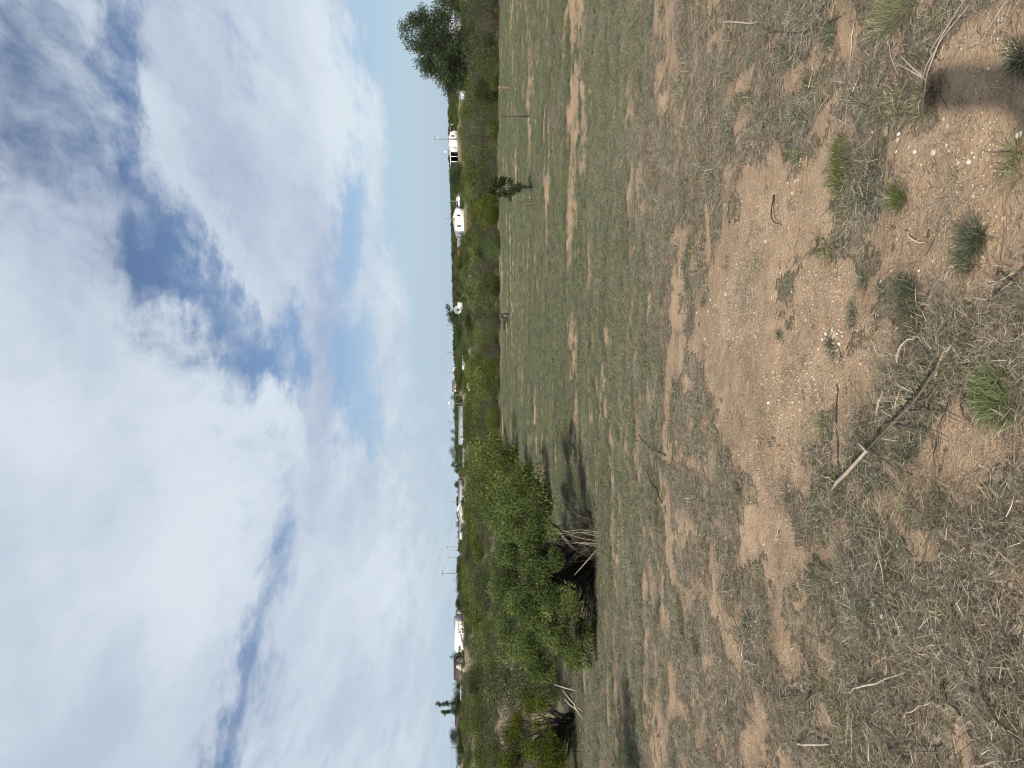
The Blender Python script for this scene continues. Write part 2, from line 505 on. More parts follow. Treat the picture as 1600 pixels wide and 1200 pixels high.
# ------------------------------------------------------------------ ground cover map
def ell(px, py, rx, ry, w, rot=0.0):
    c = hit(px, py)
    k = mpp(c)
    a, b = hit(px - rx, py), hit(px + rx, py)
    return (c[0], c[1], ry * k, abs(a[1] - b[1]) / 2, w, rot)
BARE = [ell(*e) for e in [
    (1130, 450, 50, 120, 1.2), (1180, 530, 68, 145, 1.6), (1135, 620, 34, 80, 1.1), (1225, 590, 60, 95, 1.5), (1285, 400, 35, 160, 1.2), (1300, 560, 60, 60, 0.8),
    (1180, 340, 20, 90, 0.9), (1240, 250, 16, 70, 0.6), (1440, 280, 45, 90, 1.2), (1445, 400, 50, 80, 1.1), (1550, 120, 50, 120, 1.3), (1540, 300, 50, 90, 0.8), (1570, 420, 30, 60, .6),
    (1380, 560, 30, 60, 0.7), (1340, 640, 26, 50, 0.5), (1210, 770, 24, 60, 0.9), (1215, 910, 40, 100, 0.8), (1330, 900, 60, 110, 0.7), (1180, 840, 20, 60, 0.7),
    (1045, 1060, 16, 60, .7), (1040, 1160, 18, 60, .8), (1215, 1040, 18, 80, 0.5), (1000, 880, 10, 60, 0.5), (1050, 870, 12, 60, 0.6), (1085, 715, 10, 30, 0.9),
    (900, 180, 8, 130, 1.3), (893, 330, 7, 90, 1.3), (922, 395, 6, 40, 1.1), (885, 520, 5, 40, 0.9), (840, 460, 4, 60, 0.9), (853, 330, 4, 60, 0.9), (862, 620, 4, 30, 0.8),
    (847, 760, 4, 50, 1.2), (806, 680, 3, 40, 0.9), (960, 520, 7, 40, 0.6), (940, 620, 6, 30, 0.8), (1000, 700, 8, 30, 0.8), (1060, 540, 10, 40, 0.9), (1010, 500, 9, 40, .7),
    (1545, 700, 25, 50, 0.6), (1250, 30, 30, 60, 0.5), (1470, 1010, 20, 60, 0.5), (1210, 1170, 25, 40, .7), (1010, 1130, 8, 60, 0.5), (930, 900, 16, 330, -1.3), (912, 1130, 12, 90, -.9), (905, 760, 8, 60, -.8)]]
GRAV = [ell(*e) for e in [(1165, 510, 75, 150, 1.5), (1230, 600, 60, 80, 0.7), (1320, 430, 40, 80, .4), (1480, 270, 70, 90, .8), (1560, 130, 40, 100, .6), (1310, 930, 70, 80, .7), (1270, 560, 40, 60, .6), (1150, 700, 40, 60, .5)]]
GREEN = [ell(*e) for e in [(1330, 700, 60, 90, .5), (1440, 740, 60, 110, .5), (1480, 560, 40, 60, .4), (1290, 860, 60, 80, .3), (1420, 880, 70, 90, .35), (880, 480, 60, 160, .6), (860, 640, 40, 160, .5),
    (1060, 940, 20, 60, .35), (1090, 1000, 20, 60, .4), (990, 780, 30, 90, .4), (810, 150, 30, 200, .6), (850, 100, 30, 200, .3), (940, 60, 30, 150, .3), (1000, 90, 20, 60, .3)]]
def patches(x, y, lst):
    wx = (fbm(x * 1.1, y * 1.1, 40) - .5) * 1.1 + (fbm(x * 4, y * 4, 44, 3) - .5) * 0.4
    wy = (fbm(x * 1.1, y * 1.1, 50) - .5) * 1.1 + (fbm(x * 4, y * 4, 54, 3) - .5) * 0.4
    s = np.clip(y / 5.0, 0.5, 4.0)
    t = np.zeros_like(x)
    for cx, cy, rx, ry, w, rot in lst:
        t = t + w * np.exp(-(((x + wx * s * .45 - cx) / rx) ** 2 + ((y + wy * s * .45 - cy) / ry) ** 2) * 0.9)
    return t
def bare_f(x, y):
    x, y = np.asarray(x, float), np.asarray(y, float)
    b = patches(x, y, BARE)
    n = fbm(x * .55, y * .35, 60) * .55 + fbm(x * 2.3, y * 1.6, 70, 3) * .45
    far = ss(y, 7, 14)
    m2 = fbm(x * 6.5, y * 5.0, 75, 3)
    b = b * .80 + (n - .50) * 3.0 * (1 - .25 * far) + (m2 - .5) * 3.4 * (1 - .6 * far) + .12 * (1 - far) - .03 + ((fbm(x * 1.0, y * 2.4, 86) - .5) * 2.6 - .04) * ss(y, 4.5, 7) * (1 - ss(y, 13, 18)) - .02 * ss(y, 5.5, 8) * (1 - ss(y, 12, 16))
    streak = fbm(x * .22, y * .60, 80)                      # low ridges running across the field
    b = b + far * ((streak - .50) * 2.6 + (fbm(x * .42, y * 1.9, 83, 4) - .5) * 3.0 + (fbm(x * 1.6, y * 3.2, 87, 3) - .5) * 1.5 + .10 + .12 * ss(y, 20, 30))
    b = b + (fbm(x * 3.0, y * 2.2, 88, 4) - .5) * 1.6 * ss(y, 4, 7) * (1 - ss(y, 18, 26))
    return np.clip(b, 0, 1)
def green_f(x, y):
    x, y = np.asarray(x, float), np.asarray(y, float)
    g = patches(x, y, GREEN)
    g = g + ss(y, 4.5, 12) * .58 + (fbm(x * .45, y * .45, 90) - .5) * 1.3 + (fbm(x * 2, y * 2, 95, 3) - .5) * .7 + .12
    return np.clip(g, 0, 1)
def scrub_f(x, y):
    """1 beyond the far edge of the field, under the bushes"""
    edge = 48.2 + 1.6 * (fbm(x * .2, y * 0 + 3, 97) - .5)
    left = -0.115 * y - 1.0 + 1.2 * (fbm(y * .4, x * 0 + 7, 98) - .5)
    return np.maximum(ss(y, edge - .5, edge + .8), ss(-(x - left), 0, 1.2) * ss(y, 16, 20))

# ------------------------------------------------------------------ ground sheet
th = np.concatenate((np.linspace(-180, -60, 26)[:-1], np.linspace(-60, -34, 50)[:-1], np.linspace(-34, 34, 380)[:-1], np.linspace(34, 60, 50)[:-1], np.linspace(60, 180, 26)[:-1]))
rr = np.concatenate((np.geomspace(0.25, 1.6, 24)[:-1], np.geomspace(1.6, 60, 430)[:-1], np.geomspace(60, 7000, 90)))
TH, RR = np.meshgrid(np.radians(th), rr)
GX, GY = (RR * np.sin(TH)).ravel(), (RR * np.cos(TH)).ravel()
GZ = H(GX, GY)
nT, nR = len(th), len(rr)
V = np.stack((GX, GY, GZ), 1)
V = np.concatenate((V, [[0, 0, H0]]))
i, j = np.meshgrid(np.arange(nR - 1), np.arange(nT), indexing='ij')
j2 = (j + 1) % nT
Q = np.stack((i * nT + j, (i + 1) * nT + j, (i + 1) * nT + j2, i * nT + j2), -1).reshape(-1, 4)[:, ::-1]
jj = np.arange(nT)
T = np.stack((np.full(nT, nR * nT), jj, (jj + 1) % nT), 1)[:, ::-1]
near = (GX ** 2 + GY ** 2) < 200 ** 2
at_b, at_g, at_s, at_v = (np.zeros(len(V)) for _ in range(4))
at_b[:-1][near] = bare_f(GX[near], GY[near])
at_b[:-1][~near] = .55
at_g[:-1][near] = green_f(GX[near], GY[near])
at_s[:-1] = np.where(GY > 0, scrub_f(GX, GY), 0)
at_v[:-1][near] = np.clip(patches(GX[near], GY[near], GRAV), 0, 1)

g = G(mat('ground_soil'))
co = g.coord()
n_big, n_mid, n_fine = g.noise(co, 1.3, 6), g.noise(co, 9, 6, .6), g.noise(co, 60, 5, .65)
soil = g.mix(g.step(n_big, .3, .7), (.330, .230, .146), (.405, .291, .190))
soil = g.mix(g.step(n_mid, .35, .75), soil, (.272, .186, .116))
soil = g.mix(g.math('MULTIPLY', g.step(n_fine, .55, .72), .75), soil, (.15, .105, .068))
v1 = g.new('ShaderNodeTexVoronoi'); v1.inputs['Scale'].default_value = 70; g.l.new(co, v1.inputs['Vector'])
sepc = g.new('ShaderNodeSeparateColor'); g.l.new(v1.outputs['Color'], sepc.inputs[0])
peb = g.math('MULTIPLY', g.step(v1.outputs['Distance'], .42, .30), g.step(sepc.outputs[0], .45, .55))
grav = g.attr('gravel')
pebm = g.math('MULTIPLY', peb, g.math('MULTIPLY_ADD', grav, .80, .16), clamp=True)
pcol = g.mix(sepc.outputs[1], (.66, .54, .40), (.22, .155, .10))
pcol = g.mix(g.step(sepc.outputs[2], .8, .9), pcol, (.78, .70, .58))
soil = g.mix(pebm, soil, pcol)
lit_n = g.noise(g.coord(scale=(38, 9, 20)), 1.0, 5, .6)
lit_n2 = g.noise(g.coord(scale=(8, 34, 20), rot=(0, 0, .5)), 1.0, 5, .6)
lk = g.math('MULTIPLY_ADD', lit_n, .5, g.math('MULTIPLY', lit_n2, .5))
n_clod = g.noise(co, 24, 4, .6)
litter = g.mix(g.step(lk, .36, .62), (.075, .060, .038), (.275, .230, .155))
green = g.mix(g.step(n_fine, .35, .65), (.066, .080, .044), (.150, .168, .100))
gfac = g.attr('green')
veg = g.mix(g.step(g.math('ADD', gfac, g.math('MULTIPLY_ADD', n_mid, .8, -.4)), .35, .75), litter, green)
cov = g.math('SUBTRACT', 1.0, g.attr('bare'))
cm = g.step(g.math('ADD', cov, g.math('MULTIPLY_ADD', n_fine, 1.0, g.math('MULTIPLY_ADD', n_clod, 1.2, g.math('MULTIPLY_ADD', n_mid, 1.2, -1.7)))), .30, .60)
col = g.mix(g.math('MULTIPLY', cm, .88), soil, veg)
scol = g.mix(g.step(n_big, .35, .65), (.255, .20, .135), (.17, .145, .085))
scol = g.mix(g.step(n_mid, .45, .75), scol, (.14, .125, .075))
col = g.mix(g.attr('scrub'), col, scol)
hgt = g.math('ADD', g.math('MULTIPLY', n_fine, .6), g.math('ADD', g.math('MULTIPLY', pebm, .7), g.math('MULTIPLY', g.math('MULTIPLY', lk, cm), 1.6)))
g.surf(col, .95, .12, g.bump(hgt, 1.0, .024))
ground = obj('ground', mesh_np('ground', V, [Q, T], g.m, {'bare': at_b, 'green': at_g, 'scrub': at_s, 'gravel': at_v}, True))
tag(ground, 'sandy field of dry litter and grey green weeds with bare tan patches', 'ground', kind='structure')

# ------------------------------------------------------------------ blades
def blades(r, n, spread, length, width, lean, curl, tone, flat=False, ell_y=1.0, seg=3):
    """n grass blades as tapering ribbons. lean: 0 upright .. 1 lying"""
    a = r.uniform(0, 2 * math.pi, n)
    rad = spread * np.sqrt(r.uniform(0, 1, n))
    base = np.stack((rad * np.cos(a), rad * np.sin(a) * ell_y, np.zeros(n)), 1)
    az = r.uniform(0, 2 * math.pi, n) if flat else a + r.normal(0, .9, n)
    ln = length * r.uniform(.45, 1.15, n)
    le = np.clip(r.normal(lean, .22, n), 0.02, 1.0) * math.pi / 2
    w = width * r.uniform(.6, 1.3, n)
    ts = np.linspace(0, 1, seg + 1)
    p = base.copy()
    pts = [p]
    for s in range(seg):
        ang = le + curl * (s / seg) * r.uniform(.3, 1.3, n)
        ang = np.minimum(ang, math.pi / 2 * (1.0 if flat else 1.25))
        d = np.stack((np.sin(ang) * np.cos(az), np.sin(ang) * np.sin(az), np.cos(ang)), 1)
        p = p + d * (ln / seg)[:, None]
        pts.append(p)
        az = az + r.normal(0, .22, n)
    if flat:
        lift = r.uniform(0.003, .035, n)
        for q in pts: q[:, 2] = np.abs(q[:, 2]) * .55 + lift
    sd = az + math.pi / 2 + r.normal(0, .4, n)
    side = np.stack((np.cos(sd), np.sin(sd), r.normal(0, .35, n)), 1)
    V = []
    for s in range(seg):
        ww = (w * (1.0 - .55 * ts[s]))[:, None] * .5
        V += [pts[s] - side * ww, pts[s] + side * ww]
    V.append(pts[seg])
    V = np.stack(V, 1)                                   # n, 2seg+1, 3
    k = 2 * seg + 1
    o = np.arange(n)[:, None] * k
    Q = np.concatenate([o + np.array([[2 * s, 2 * s + 1, 2 * s + 3, 2 * s + 2]]) for s in range(seg - 1)]) if seg > 1 else np.zeros((0, 4), int)
    T = o + np.array([[2 * seg - 2, 2 * seg - 1, 2 * seg]])
    tn = np.repeat(np.clip(r.normal(tone, .27, n), 0, 1), k)
    return V.reshape(-1, 3), Q, T, tn
def leaves_arr(r, C, D, ln, wd, tone):
    """leaf-sized diamonds at C pointing along D"""
    n = len(C)
    D = D / (np.linalg.norm(D, axis=1, keepdims=True) + 1e-9)
    S = np.cross(D, r.normal(0, 1, (n, 3)))
    S /= np.linalg.norm(S, axis=1, keepdims=True) + 1e-9
    ln = (ln * r.uniform(.6, 1.35, n))[:, None]
    wd = (wd * r.uniform(.6, 1.35, n))[:, None] * .5
    V = np.stack((C, C + D * ln * .5 + S * wd, C + D * ln, C + D * ln * .5 - S * wd), 1).reshape(-1, 3)
    Q = np.arange(n)[:, None] * 4 + np.arange(4)[None, :]
    return V, Q, np.repeat(tone, 4)
def join(parts):
    Vs, Qs, Ts, As, n = [], [], [], [], 0
    for V, Q, T, a in parts:
        Vs.append(V); As.append(a)
        if Q is not None and len(Q): Qs.append(Q + n)
        if T is not None and len(T): Ts.append(T + n)
        n += len(V)
    F = ([np.concatenate(Qs)] if Qs else []) + ([np.concatenate(Ts)] if Ts else [])
    return np.concatenate(Vs), F, np.concatenate(As)

def scatter(name, pts, rz, scl, idx, protos, label, cat, tilt=None):
    """ground cover nobody could count: one object that instances small plants on its points"""
    coll = bpy.data.collections.new(name + '_kinds')
    for k, me in enumerate(protos):
        coll.objects.link(bpy.data.objects.new('%s_kind_%02d' % (name, k), me))
    me = bpy.data.meshes.new(name)
    me.vertices.add(len(pts))
    me.vertices.foreach_set('co', np.asarray(pts, np.float32).ravel())
    rot = np.zeros((len(pts), 3), np.float32)
    rot[:, 2] = rz
    if tilt is not None: rot[:, :2] = tilt
    a = me.attributes.new('rot', 'FLOAT_VECTOR', 'POINT'); a.data.foreach_set('vector', rot.ravel())
    a = me.attributes.new('scl', 'FLOAT', 'POINT'); a.data.foreach_set('value', np.asarray(scl, np.float32))
    a = me.attributes.new('idx', 'INT', 'POINT'); a.data.foreach_set('value', np.asarray(idx, np.int32))
    o = obj(name, me)
    ng = bpy.data.node_groups.new(name, 'GeometryNodeTree')
    ng.interface.new_socket('Geometry', in_out='INPUT', socket_type='NodeSocketGeometry')
    ng.interface.new_socket('Geometry', in_out='OUTPUT', socket_type='NodeSocketGeometry')
    gi, go = ng.nodes.new('NodeGroupInput'), ng.nodes.new('NodeGroupOutput')
    ci = ng.nodes.new('GeometryNodeCollectionInfo')
    ci.inputs[0].default_value = coll
    ci.inputs[1].default_value = True
    ci.inputs[2].default_value = True
    ip = ng.nodes.new('GeometryNodeInstanceOnPoints')
    def na(nm, ty):
        n = ng.nodes.new('GeometryNodeInputNamedAttribute'); n.data_type = ty; n.inputs[0].default_value = nm
        return n.outputs[0]
    ng.links.new(gi.outputs[0], ip.inputs['Points'])
    ng.links.new(ci.outputs[0], ip.inputs['Instance'])
    ip.inputs['Pick Instance'].default_value = True
    ng.links.new(na('idx', 'INT'), ip.inputs['Instance Index'])
    ng.links.new(na('rot', 'FLOAT_VECTOR'), ip.inputs['Rotation'])
    ng.links.new(na('scl', 'FLOAT'), ip.inputs['Scale'])
    ng.links.new(ip.outputs[0], go.inputs[0])
    md = o.modifiers.new('scatter', 'NODES')
    md.node_group = ng
    return tag(o, label, cat, kind='stuff')

def ground_pts(n, y0, y1, half=0.62, power=1.0):
    """random ground points in the strip the field fills, denser near"""
    u = rng.uniform(0, 1, n)
    y = (y0 ** (2 - power) + u * (y1 ** (2 - power) - y0 ** (2 - power))) ** (1 / (2 - power)) if power != 2 else y0 * (y1 / y0) ** u
    x = rng.uniform(-1, 1, n) * (half * y + .5)
    return x, y

# kinds of litter and weeds
straw_k = []
for k in range(8):
    r = np.random.default_rng(100 + k)
    V_, Q_, T_, a_ = blades(r, 120, .15, .070, .0017, .95, .1, .50, flat=True, seg=2)
    V2, Q2, T2, a2 = blades(r, 22, .14, .055, .0020, .6, .5, .42, seg=2)
    V3, F3, A3 = join([(V_, Q_, T_, a_), (V2, Q2, T2, a2)])
    straw_k.append(mesh_np('straw_mat', V3, F3, M['straw'] if k % 2 else M['straw_grey'], {'tone': A3}))
weed_k = []
for k in range(8):
    r = np.random.default_rng(200 + k)
    n = 34
    C = np.stack((r.normal(0, .06, n), r.normal(0, .06, n), r.uniform(.005, .05, n)), 1)
    D = C * np.array((1, 1, .6)) + r.normal(0, .035, (n, 3)); D[:, 2] = np.abs(D[:, 2]) + .01
    V_, Q_, a_ = leaves_arr(r, C, D, .042, .013, np.clip(r.normal(.5, .25, n), 0, 1))
    V2, Q2, T2, a2 = blades(r, 16, .05, .085, .0045, .45, .7, .5, seg=2)
    V3, F3, A3 = join([(V_, Q_, None, a_), (V2, Q2, T2, a2)])
    weed_k.append(mesh_np('low_weed', V3, F3, M['weed'] if k < 6 else M['tuft_olive'], {'tone': A3}))
grass_k = []
for k in range(6):
    r = np.random.default_rng(300 + k)
    V_, Q_, T_, a_ = blades(r, 46, .055, .075, .0026, .48, .9, .5, seg=3)
    grass_k.append(mesh_np('grass_tuft', V_, [Q_, T_], M['tuft_dusty'] if k < 4 else M['tuft_green'], {'tone': a_}))
dry_k = []
for k in range(6):
    r = np.random.default_rng(340 + k)
    V_, Q_, T_, a_ = blades(r, 40, .07, .11, .0030, .55, .8, .5, seg=3)
    dry_k.append(mesh_np('dry_tuft', V_, [Q_, T_], M[['straw', 'weed', 'tuft_olive', 'straw', 'weed', 'straw_grey'][k]], {'tone': a_}))

def put(n, y0, y1, dens, power=1.0, half=.62):
    x, y = ground_pts(n, y0, y1, half, power)
    k = rng.uniform(0, 1, n) < dens(x, y)
    x, y = x[k], y[k]
    return np.stack((x, y, H(x, y)), 1)

p1 = put(10500, 1.2, 8.0, lambda x, y: np.clip(1.15 - bare_f(x, y) * 1.30, .07, 1) * (.22 + .78 * ss(fbm(x * 4.2, y * 3.6, 36), .36, .58)) * (1 - .35 * green_f(x, y)), 1.15, .66)
p2 = put(30000, 8.0, 26.0, lambda x, y: np.clip(1.1 - bare_f(x, y) * 1.2, .12, 1) * (1 - .55 * green_f(x, y)) * (1 - scrub_f(x, y)), 1.2)
P_ = np.concatenate((p1, p2))
n = len(P_)
scatter('dry_litter', P_, rng.uniform(0, 6.28, n), rng.uniform(.5, 1.2, n) * (1 + ss(P_[:, 1], 8, 25) * .5), rng.integers(0, 8, n), straw_k,
        'matted dead grass and straw lying over the sandy field', 'dry grass', rng.normal(0, .06, (n, 2)))
w1 = put(10000, 1.4, 8.0, lambda x, y: np.clip(green_f(x, y) * 1.1 - bare_f(x, y) * .75, 0.0, 1), 1.15, .66)
w2 = put(110000, 8.0, 24.0, lambda x, y: (.30 + .70 * ss(fbm(x * .28, y * 1.1, 39), .40, .56)) * np.clip(.25 + green_f(x, y) - bare_f(x, y) * 1.1, 0.0, 1) * (1 - scrub_f(x, y)), 1.2)
w3 = put(130000, 24.0, 49.0, lambda x, y: (.35 + .65 * ss(fbm(x * .16, y * .7, 41), .38, .54)) * np.clip(.30 + green_f(x, y) - bare_f(x, y) * 1.1, 0.0, 1) * (1 - scrub_f(x, y)), 1.2)
P_ = np.concatenate((w1, w2, w3))
n = len(P_)
scatter('low_weeds', P_, rng.uniform(0, 6.28, n), rng.uniform(.4, 1.1, n) * (.50 + ss(P_[:, 1], 7, 20) * .38), rng.integers(0, 8, n), weed_k,
        'low grey green weeds spread across the field', 'weeds', rng.normal(0, .1, (n, 2)))
g1 = put(14000, 1.5, 9.0, lambda x, y: np.clip(green_f(x, y) * 1.25 + .02 - bare_f(x, y) * .7, 0.0, 1) * ss(fbm(x * 3.4, y * 3.0, 33), .44, .60), 1.15, .66)
g2 = put(14000, 7.5, 26.0, lambda x, y: np.clip(green_f(x, y) - .3 - bare_f(x, y), 0.0, 1) * ss(fbm(x * 1.2, y * 1.2, 34), .45, .6) * (1 - scrub_f(x, y)), 1.2)
P_ = np.concatenate((g1, g2))
n = len(P_)
scatter('short_grass', P_, rng.uniform(0, 6.28, n), rng.uniform(.35, .95, n), rng.integers(0, 6, n), grass_k,
        'short dusty green grass growing among the dry litter', 'grass', rng.normal(0, .12, (n, 2)))

d1 = put(3500, 2.5, 8.0, lambda x, y: np.clip(1.0 - bare_f(x, y) * 1.1, 0, 1) * ss(fbm(x * 2.2, y * 2.2, 37), .40, .62), 1.15, .66)
d2 = put(52000, 8.0, 34.0, lambda x, y: np.clip(1.0 - bare_f(x, y) * 1.0, 0.12, 1) * (.2 + .8 * ss(fbm(x * .5, y * 1.3, 38), .40, .58)) * (1 - scrub_f(x, y)), 1.3)
P_ = np.concatenate((d1, d2))
n = len(P_)
scatter('dry_grass', P_, rng.uniform(0, 6.28, n), rng.uniform(.35, .95, n), rng.integers(0, 6, n), dry_k,
        'dry pale grass tufts standing among the weeds of the field', 'dry grass', rng.normal(0, .12, (n, 2)))
# pebbles strewn on the bare soil
def stone_arr(r, rad, flat=.6, sub=1):
    """a rough faceted stone"""
    t = (1 + 5 ** .5) / 2
    Vv = np.array([(-1, t, 0), (1, t, 0), (-1, -t, 0), (1, -t, 0), (0, -1, t), (0, 1, t), (0, -1, -t), (0, 1, -t), (t, 0, -1), (t, 0, 1), (-t, 0, -1), (-t, 0, 1)], float)
    Ff = [(0, 11, 5), (0, 5, 1), (0, 1, 7), (0, 7, 10), (0, 10, 11), (1, 5, 9), (5, 11, 4), (11, 10, 2), (10, 7, 6), (7, 1, 8), (3, 9, 4), (3, 4, 2), (3, 2, 6), (3, 6, 8), (3, 8, 9), (4, 9, 5), (2, 4, 11), (6, 2, 10), (8, 6, 7), (9, 8, 1)]
    Vv = list(map(tuple, Vv / np.linalg.norm(Vv[0])))
    for _ in range(sub):
        cache, F2 = {}, []
        def mid(a, b):
            key = (min(a, b), max(a, b))
            if key not in cache:
                m = np.array(Vv[a]) + np.array(Vv[b]); cache[key] = len(Vv); Vv.append(tuple(m / np.linalg.norm(m)))
            return cache[key]
        for a, b, c in Ff:
            ab, bc, ca = mid(a, b), mid(b, c), mid(c, a)
            F2 += [(a, ab, ca), (b, bc, ab), (c, ca, bc), (ab, bc, ca)]
        Ff = F2
    A = np.array(Vv)
    for _ in range(7):                                     # chip flat faces off it
        d = r.normal(0, 1, 3); d /= np.linalg.norm(d)
        lim = r.uniform(.62, .92)
        k = A @ d - lim
        A = A - np.where(k > 0, k, 0)[:, None] * d * .9
    A = A * np.array((r.uniform(.8, 1.3), r.uniform(.7, 1.0), flat)) * rad
    return A, np.array(Ff)
peb_k = []
for k in range(6):
    r = np.random.default_rng(400 + k)
    A, F_ = stone_arr(r, 1.0, r.uniform(.5, .8), 0 if k < 3 else 1)
    peb_k.append(mesh_np('pebble', A, F_, M[['gravel_tan', 'stone_tan', 'gravel_brown', 'gravel_brown', 'stone_tan', 'gravel_tan'][k]]))
x, y = ground_pts(150000, 1.3, 9.0, .66, 1.1)
gk = rng.uniform(0, 1, len(x)) < np.clip(patches(x, y, GRAV) * .62 + bare_f(x, y) * .16, 0, 1) * ss(fbm(x * 2, y * 2, 35), .3, .6)
x, y = x[gk], y[gk]
P_ = np.stack((x, y, H(x, y) + .001), 1)
n = len(P_)
sz = np.exp(rng.normal(math.log(.0038), .45, n)) * (.72 + .28 * ss(P_[:, 1], 2.4, 4.5))
scatter('gravel', P_, rng.uniform(0, 6.28, n), np.clip(sz, .002, .016), rng.choice(6, n, p=[.30, .09, .22, .14, .07, .18]), peb_k,
        'fine pale gravel strewn on the bare tan soil', 'gravel', rng.normal(0, .3, (n, 2)))

# ------------------------------------------------------------------ shrubs and trees
def shrub_meshes(seed, h, w, d, n_leaf, leaf, leaf_w, kind, n_cl=34, cl_r=.19, stems=5, lobes=None, base_gap=.12, droop=.35, twig=0, bark='bark', trunk_r=.045, skirt=.75, flat_top=0.0):
    """trunk and crown of one bush; clumps of leaves sit on the ends of real branches"""
    r = np.random.default_rng(seed)
    if lobes is None:
        u = r.normal(0, 1, (n_cl * 3, 3)); u /= np.linalg.norm(u, axis=1, keepdims=True)
        u[:, 2] = np.where(u[:, 2] < -skirt, -u[:, 2], u[:, 2])
        rad = r.uniform(.45, 1.0, n_cl * 3) ** .5
        c = u * rad[:, None]
        c[:, 2] = c[:, 2] * (1 - flat_top * np.abs(c[:, 0]))
        c = c[:n_cl] * np.array((w / 2 * .82, d / 2 * .82, h * (1 - base_gap) / 2 * .85))
        c[:, 2] += h * (base_gap + (1 - base_gap) / 2)
        cr = r.uniform(.6, 1.25, n_cl) * cl_r * min(w, h) * 1.15
    else:
        c = np.array([l[:3] for l in lobes]); cr = np.array([l[3] for l in lobes])
        m = n_cl
        k = r.choice(len(c), m, p=(cr ** 2) / (cr ** 2).sum())
        u = r.normal(0, 1, (m, 3)); u /= np.linalg.norm(u, axis=1, keepdims=True)
        c2 = c[k] + u * cr[k][:, None] * r.uniform(.35, .95, m)[:, None]
        cr = np.full(m, cl_r) * r.uniform(.6, 1.3, m); c = c2
    tr = MB()
    roots = []
    for s in range(stems):
        a = 2 * math.pi * s / stems + r.normal(0, .5)
        roots.append((math.cos(a) * trunk_r * 1.2, math.sin(a) * trunk_r * 1.2))
    order = np.argsort(np.arctan2(c[:, 1], c[:, 0]))
    roots_mid = []                                          # where each stem's main limb has got to
    for s in range(stems):
        e = c[order[min(len(order) - 1, s * max(1, len(order) // stems))]]
        roots_mid.append(np.array((e[0] * .16 + roots[s][0], e[1] * .16 + roots[s][1], e[2] * .2)))
    for q, ci in enumerate(order):
        b = roots[(q * stems) // len(order)]
        e = c[ci]
        b0 = np.array((b[0], b[1], -.06))
        kk = np.array((e[0] * .30 + b[0] + r.normal(0, .05 * w), e[1] * .30 + b[1] + r.normal(0, .05 * w), e[2] * .55))
        ts = np.linspace(0, 1, 6)[:, None]
        Pp = (1 - ts) ** 2 * b0 + 2 * ts * (1 - ts) * kk + ts ** 2 * e
        Pp[1:-1] += r.normal(0, .018 * h, (4, 3))
        r0 = trunk_r * r.uniform(.14, .34) if q % max(1, len(order) // stems) else trunk_r
        if q % max(1, len(order) // stems): Pp[0] = Pp[0] + np.array((0, 0, .06)) ; Pp[1] = Pp[1] * .5 + (roots_mid[(q * stems) // len(order)]) * .5
        tr.tube(Pp, np.linspace(r0, trunk_r * .07, 6), 5)
    if twig:
        for _ in range(twig):
            e = c[r.integers(len(c))]
            a = e * r.uniform(.5, .95)
            dirv = np.array((e[0] / w, e[1] / d, .25)) + r.normal(0, .35, 3)
            dirv /= np.linalg.norm(dirv)
            L_ = r.uniform(.10, .26) * h
            tr.tube([a, a + dirv * L_ * .5 + r.normal(0, .03 * h, 3), a + dirv * L_], [trunk_r * .16, trunk_r * .11, trunk_r * .04], 3)
    tm = tr.mesh('trunk', M[bark], True)
    p = cr ** 2 / (cr ** 2).sum()
    k = r.choice(len(c), n_leaf, p=p)
    o = r.normal(0, 1, (n_leaf, 3)); o /= np.linalg.norm(o, axis=1, keepdims=True)
    o *= (r.uniform(0, 1, n_leaf) ** .42)[:, None]
    C = c[k] + o * cr[k][:, None] * np.array((1.1, 1.1, .85))
    D = o * .7 + r.normal(0, .55, (n_leaf, 3)) + (c[k] - np.array((0, 0, h * .45))) / max(w, h) * .8
    D[:, 2] -= droop
    keep = C[:, 2] > .03
    C, D, k = C[keep], D[keep], k[keep]
    cl_tone = r.normal(.5, .16, len(c))
    tone = np.clip(cl_tone[k] + r.normal(0, .16, len(k)), 0, 1)
    Vl, Ql, Al = leaves_arr(r, C, D, leaf, leaf_w, tone)
    cm_ = mesh_np('crown', Vl, Ql, M[kind], {'tone': Al})
    return tm, cm_
def plant(name, label, cat, loc, meshes, rz=0.0, sc=(1, 1, 1), group=None):
    e = empty(name, loc, rz, label, cat, group)
    e.scale = sc
    obj('trunk', meshes[0], e)
    obj('crown', meshes[1], e)
    return e

KIND = {
    'bright': [shrub_meshes(500 + k, 2.0, 2.9, 2.6, 5200, .12, .042, 'leaf_bright', 46, .19, base_gap=-.10, skirt=1.0, trunk_r=.03) for k in range(3)],
    'olive': [shrub_meshes(520 + k, 2.0, 2.9, 2.6, 4600, .11, .042, 'leaf_olive', 46, .19, base_gap=-.10, twig=24, skirt=1.0, trunk_r=.03) for k in range(3)],
    'dark': [shrub_meshes(540 + k, 2.0, 2.3, 2.3, 4200, .11, .055, 'leaf_dark', 38, .21, base_gap=-.06, skirt=1.0, trunk_r=.035) for k in range(3)],
    'grey': [shrub_meshes(560 + k, 2.0, 2.9, 2.6, 3400, .10, .028, 'leaf_grey', 44, .20, base_gap=-.08, twig=170, skirt=1.0, trunk_r=.03) for k in range(3)],
    'blue': [shrub_meshes(580 + k, 2.0, 2.1, 2.1, 1900, .12, .055, 'leaf_blue', 22, .24, base_gap=.08) for k in range(2)],
}
WORDS = {'bright': 'bright yellow green', 'olive': 'olive green', 'dark': 'dark green', 'grey': 'grey brown twiggy', 'blue': 'blue grey'}
nv = {k: 0 for k in KIND}
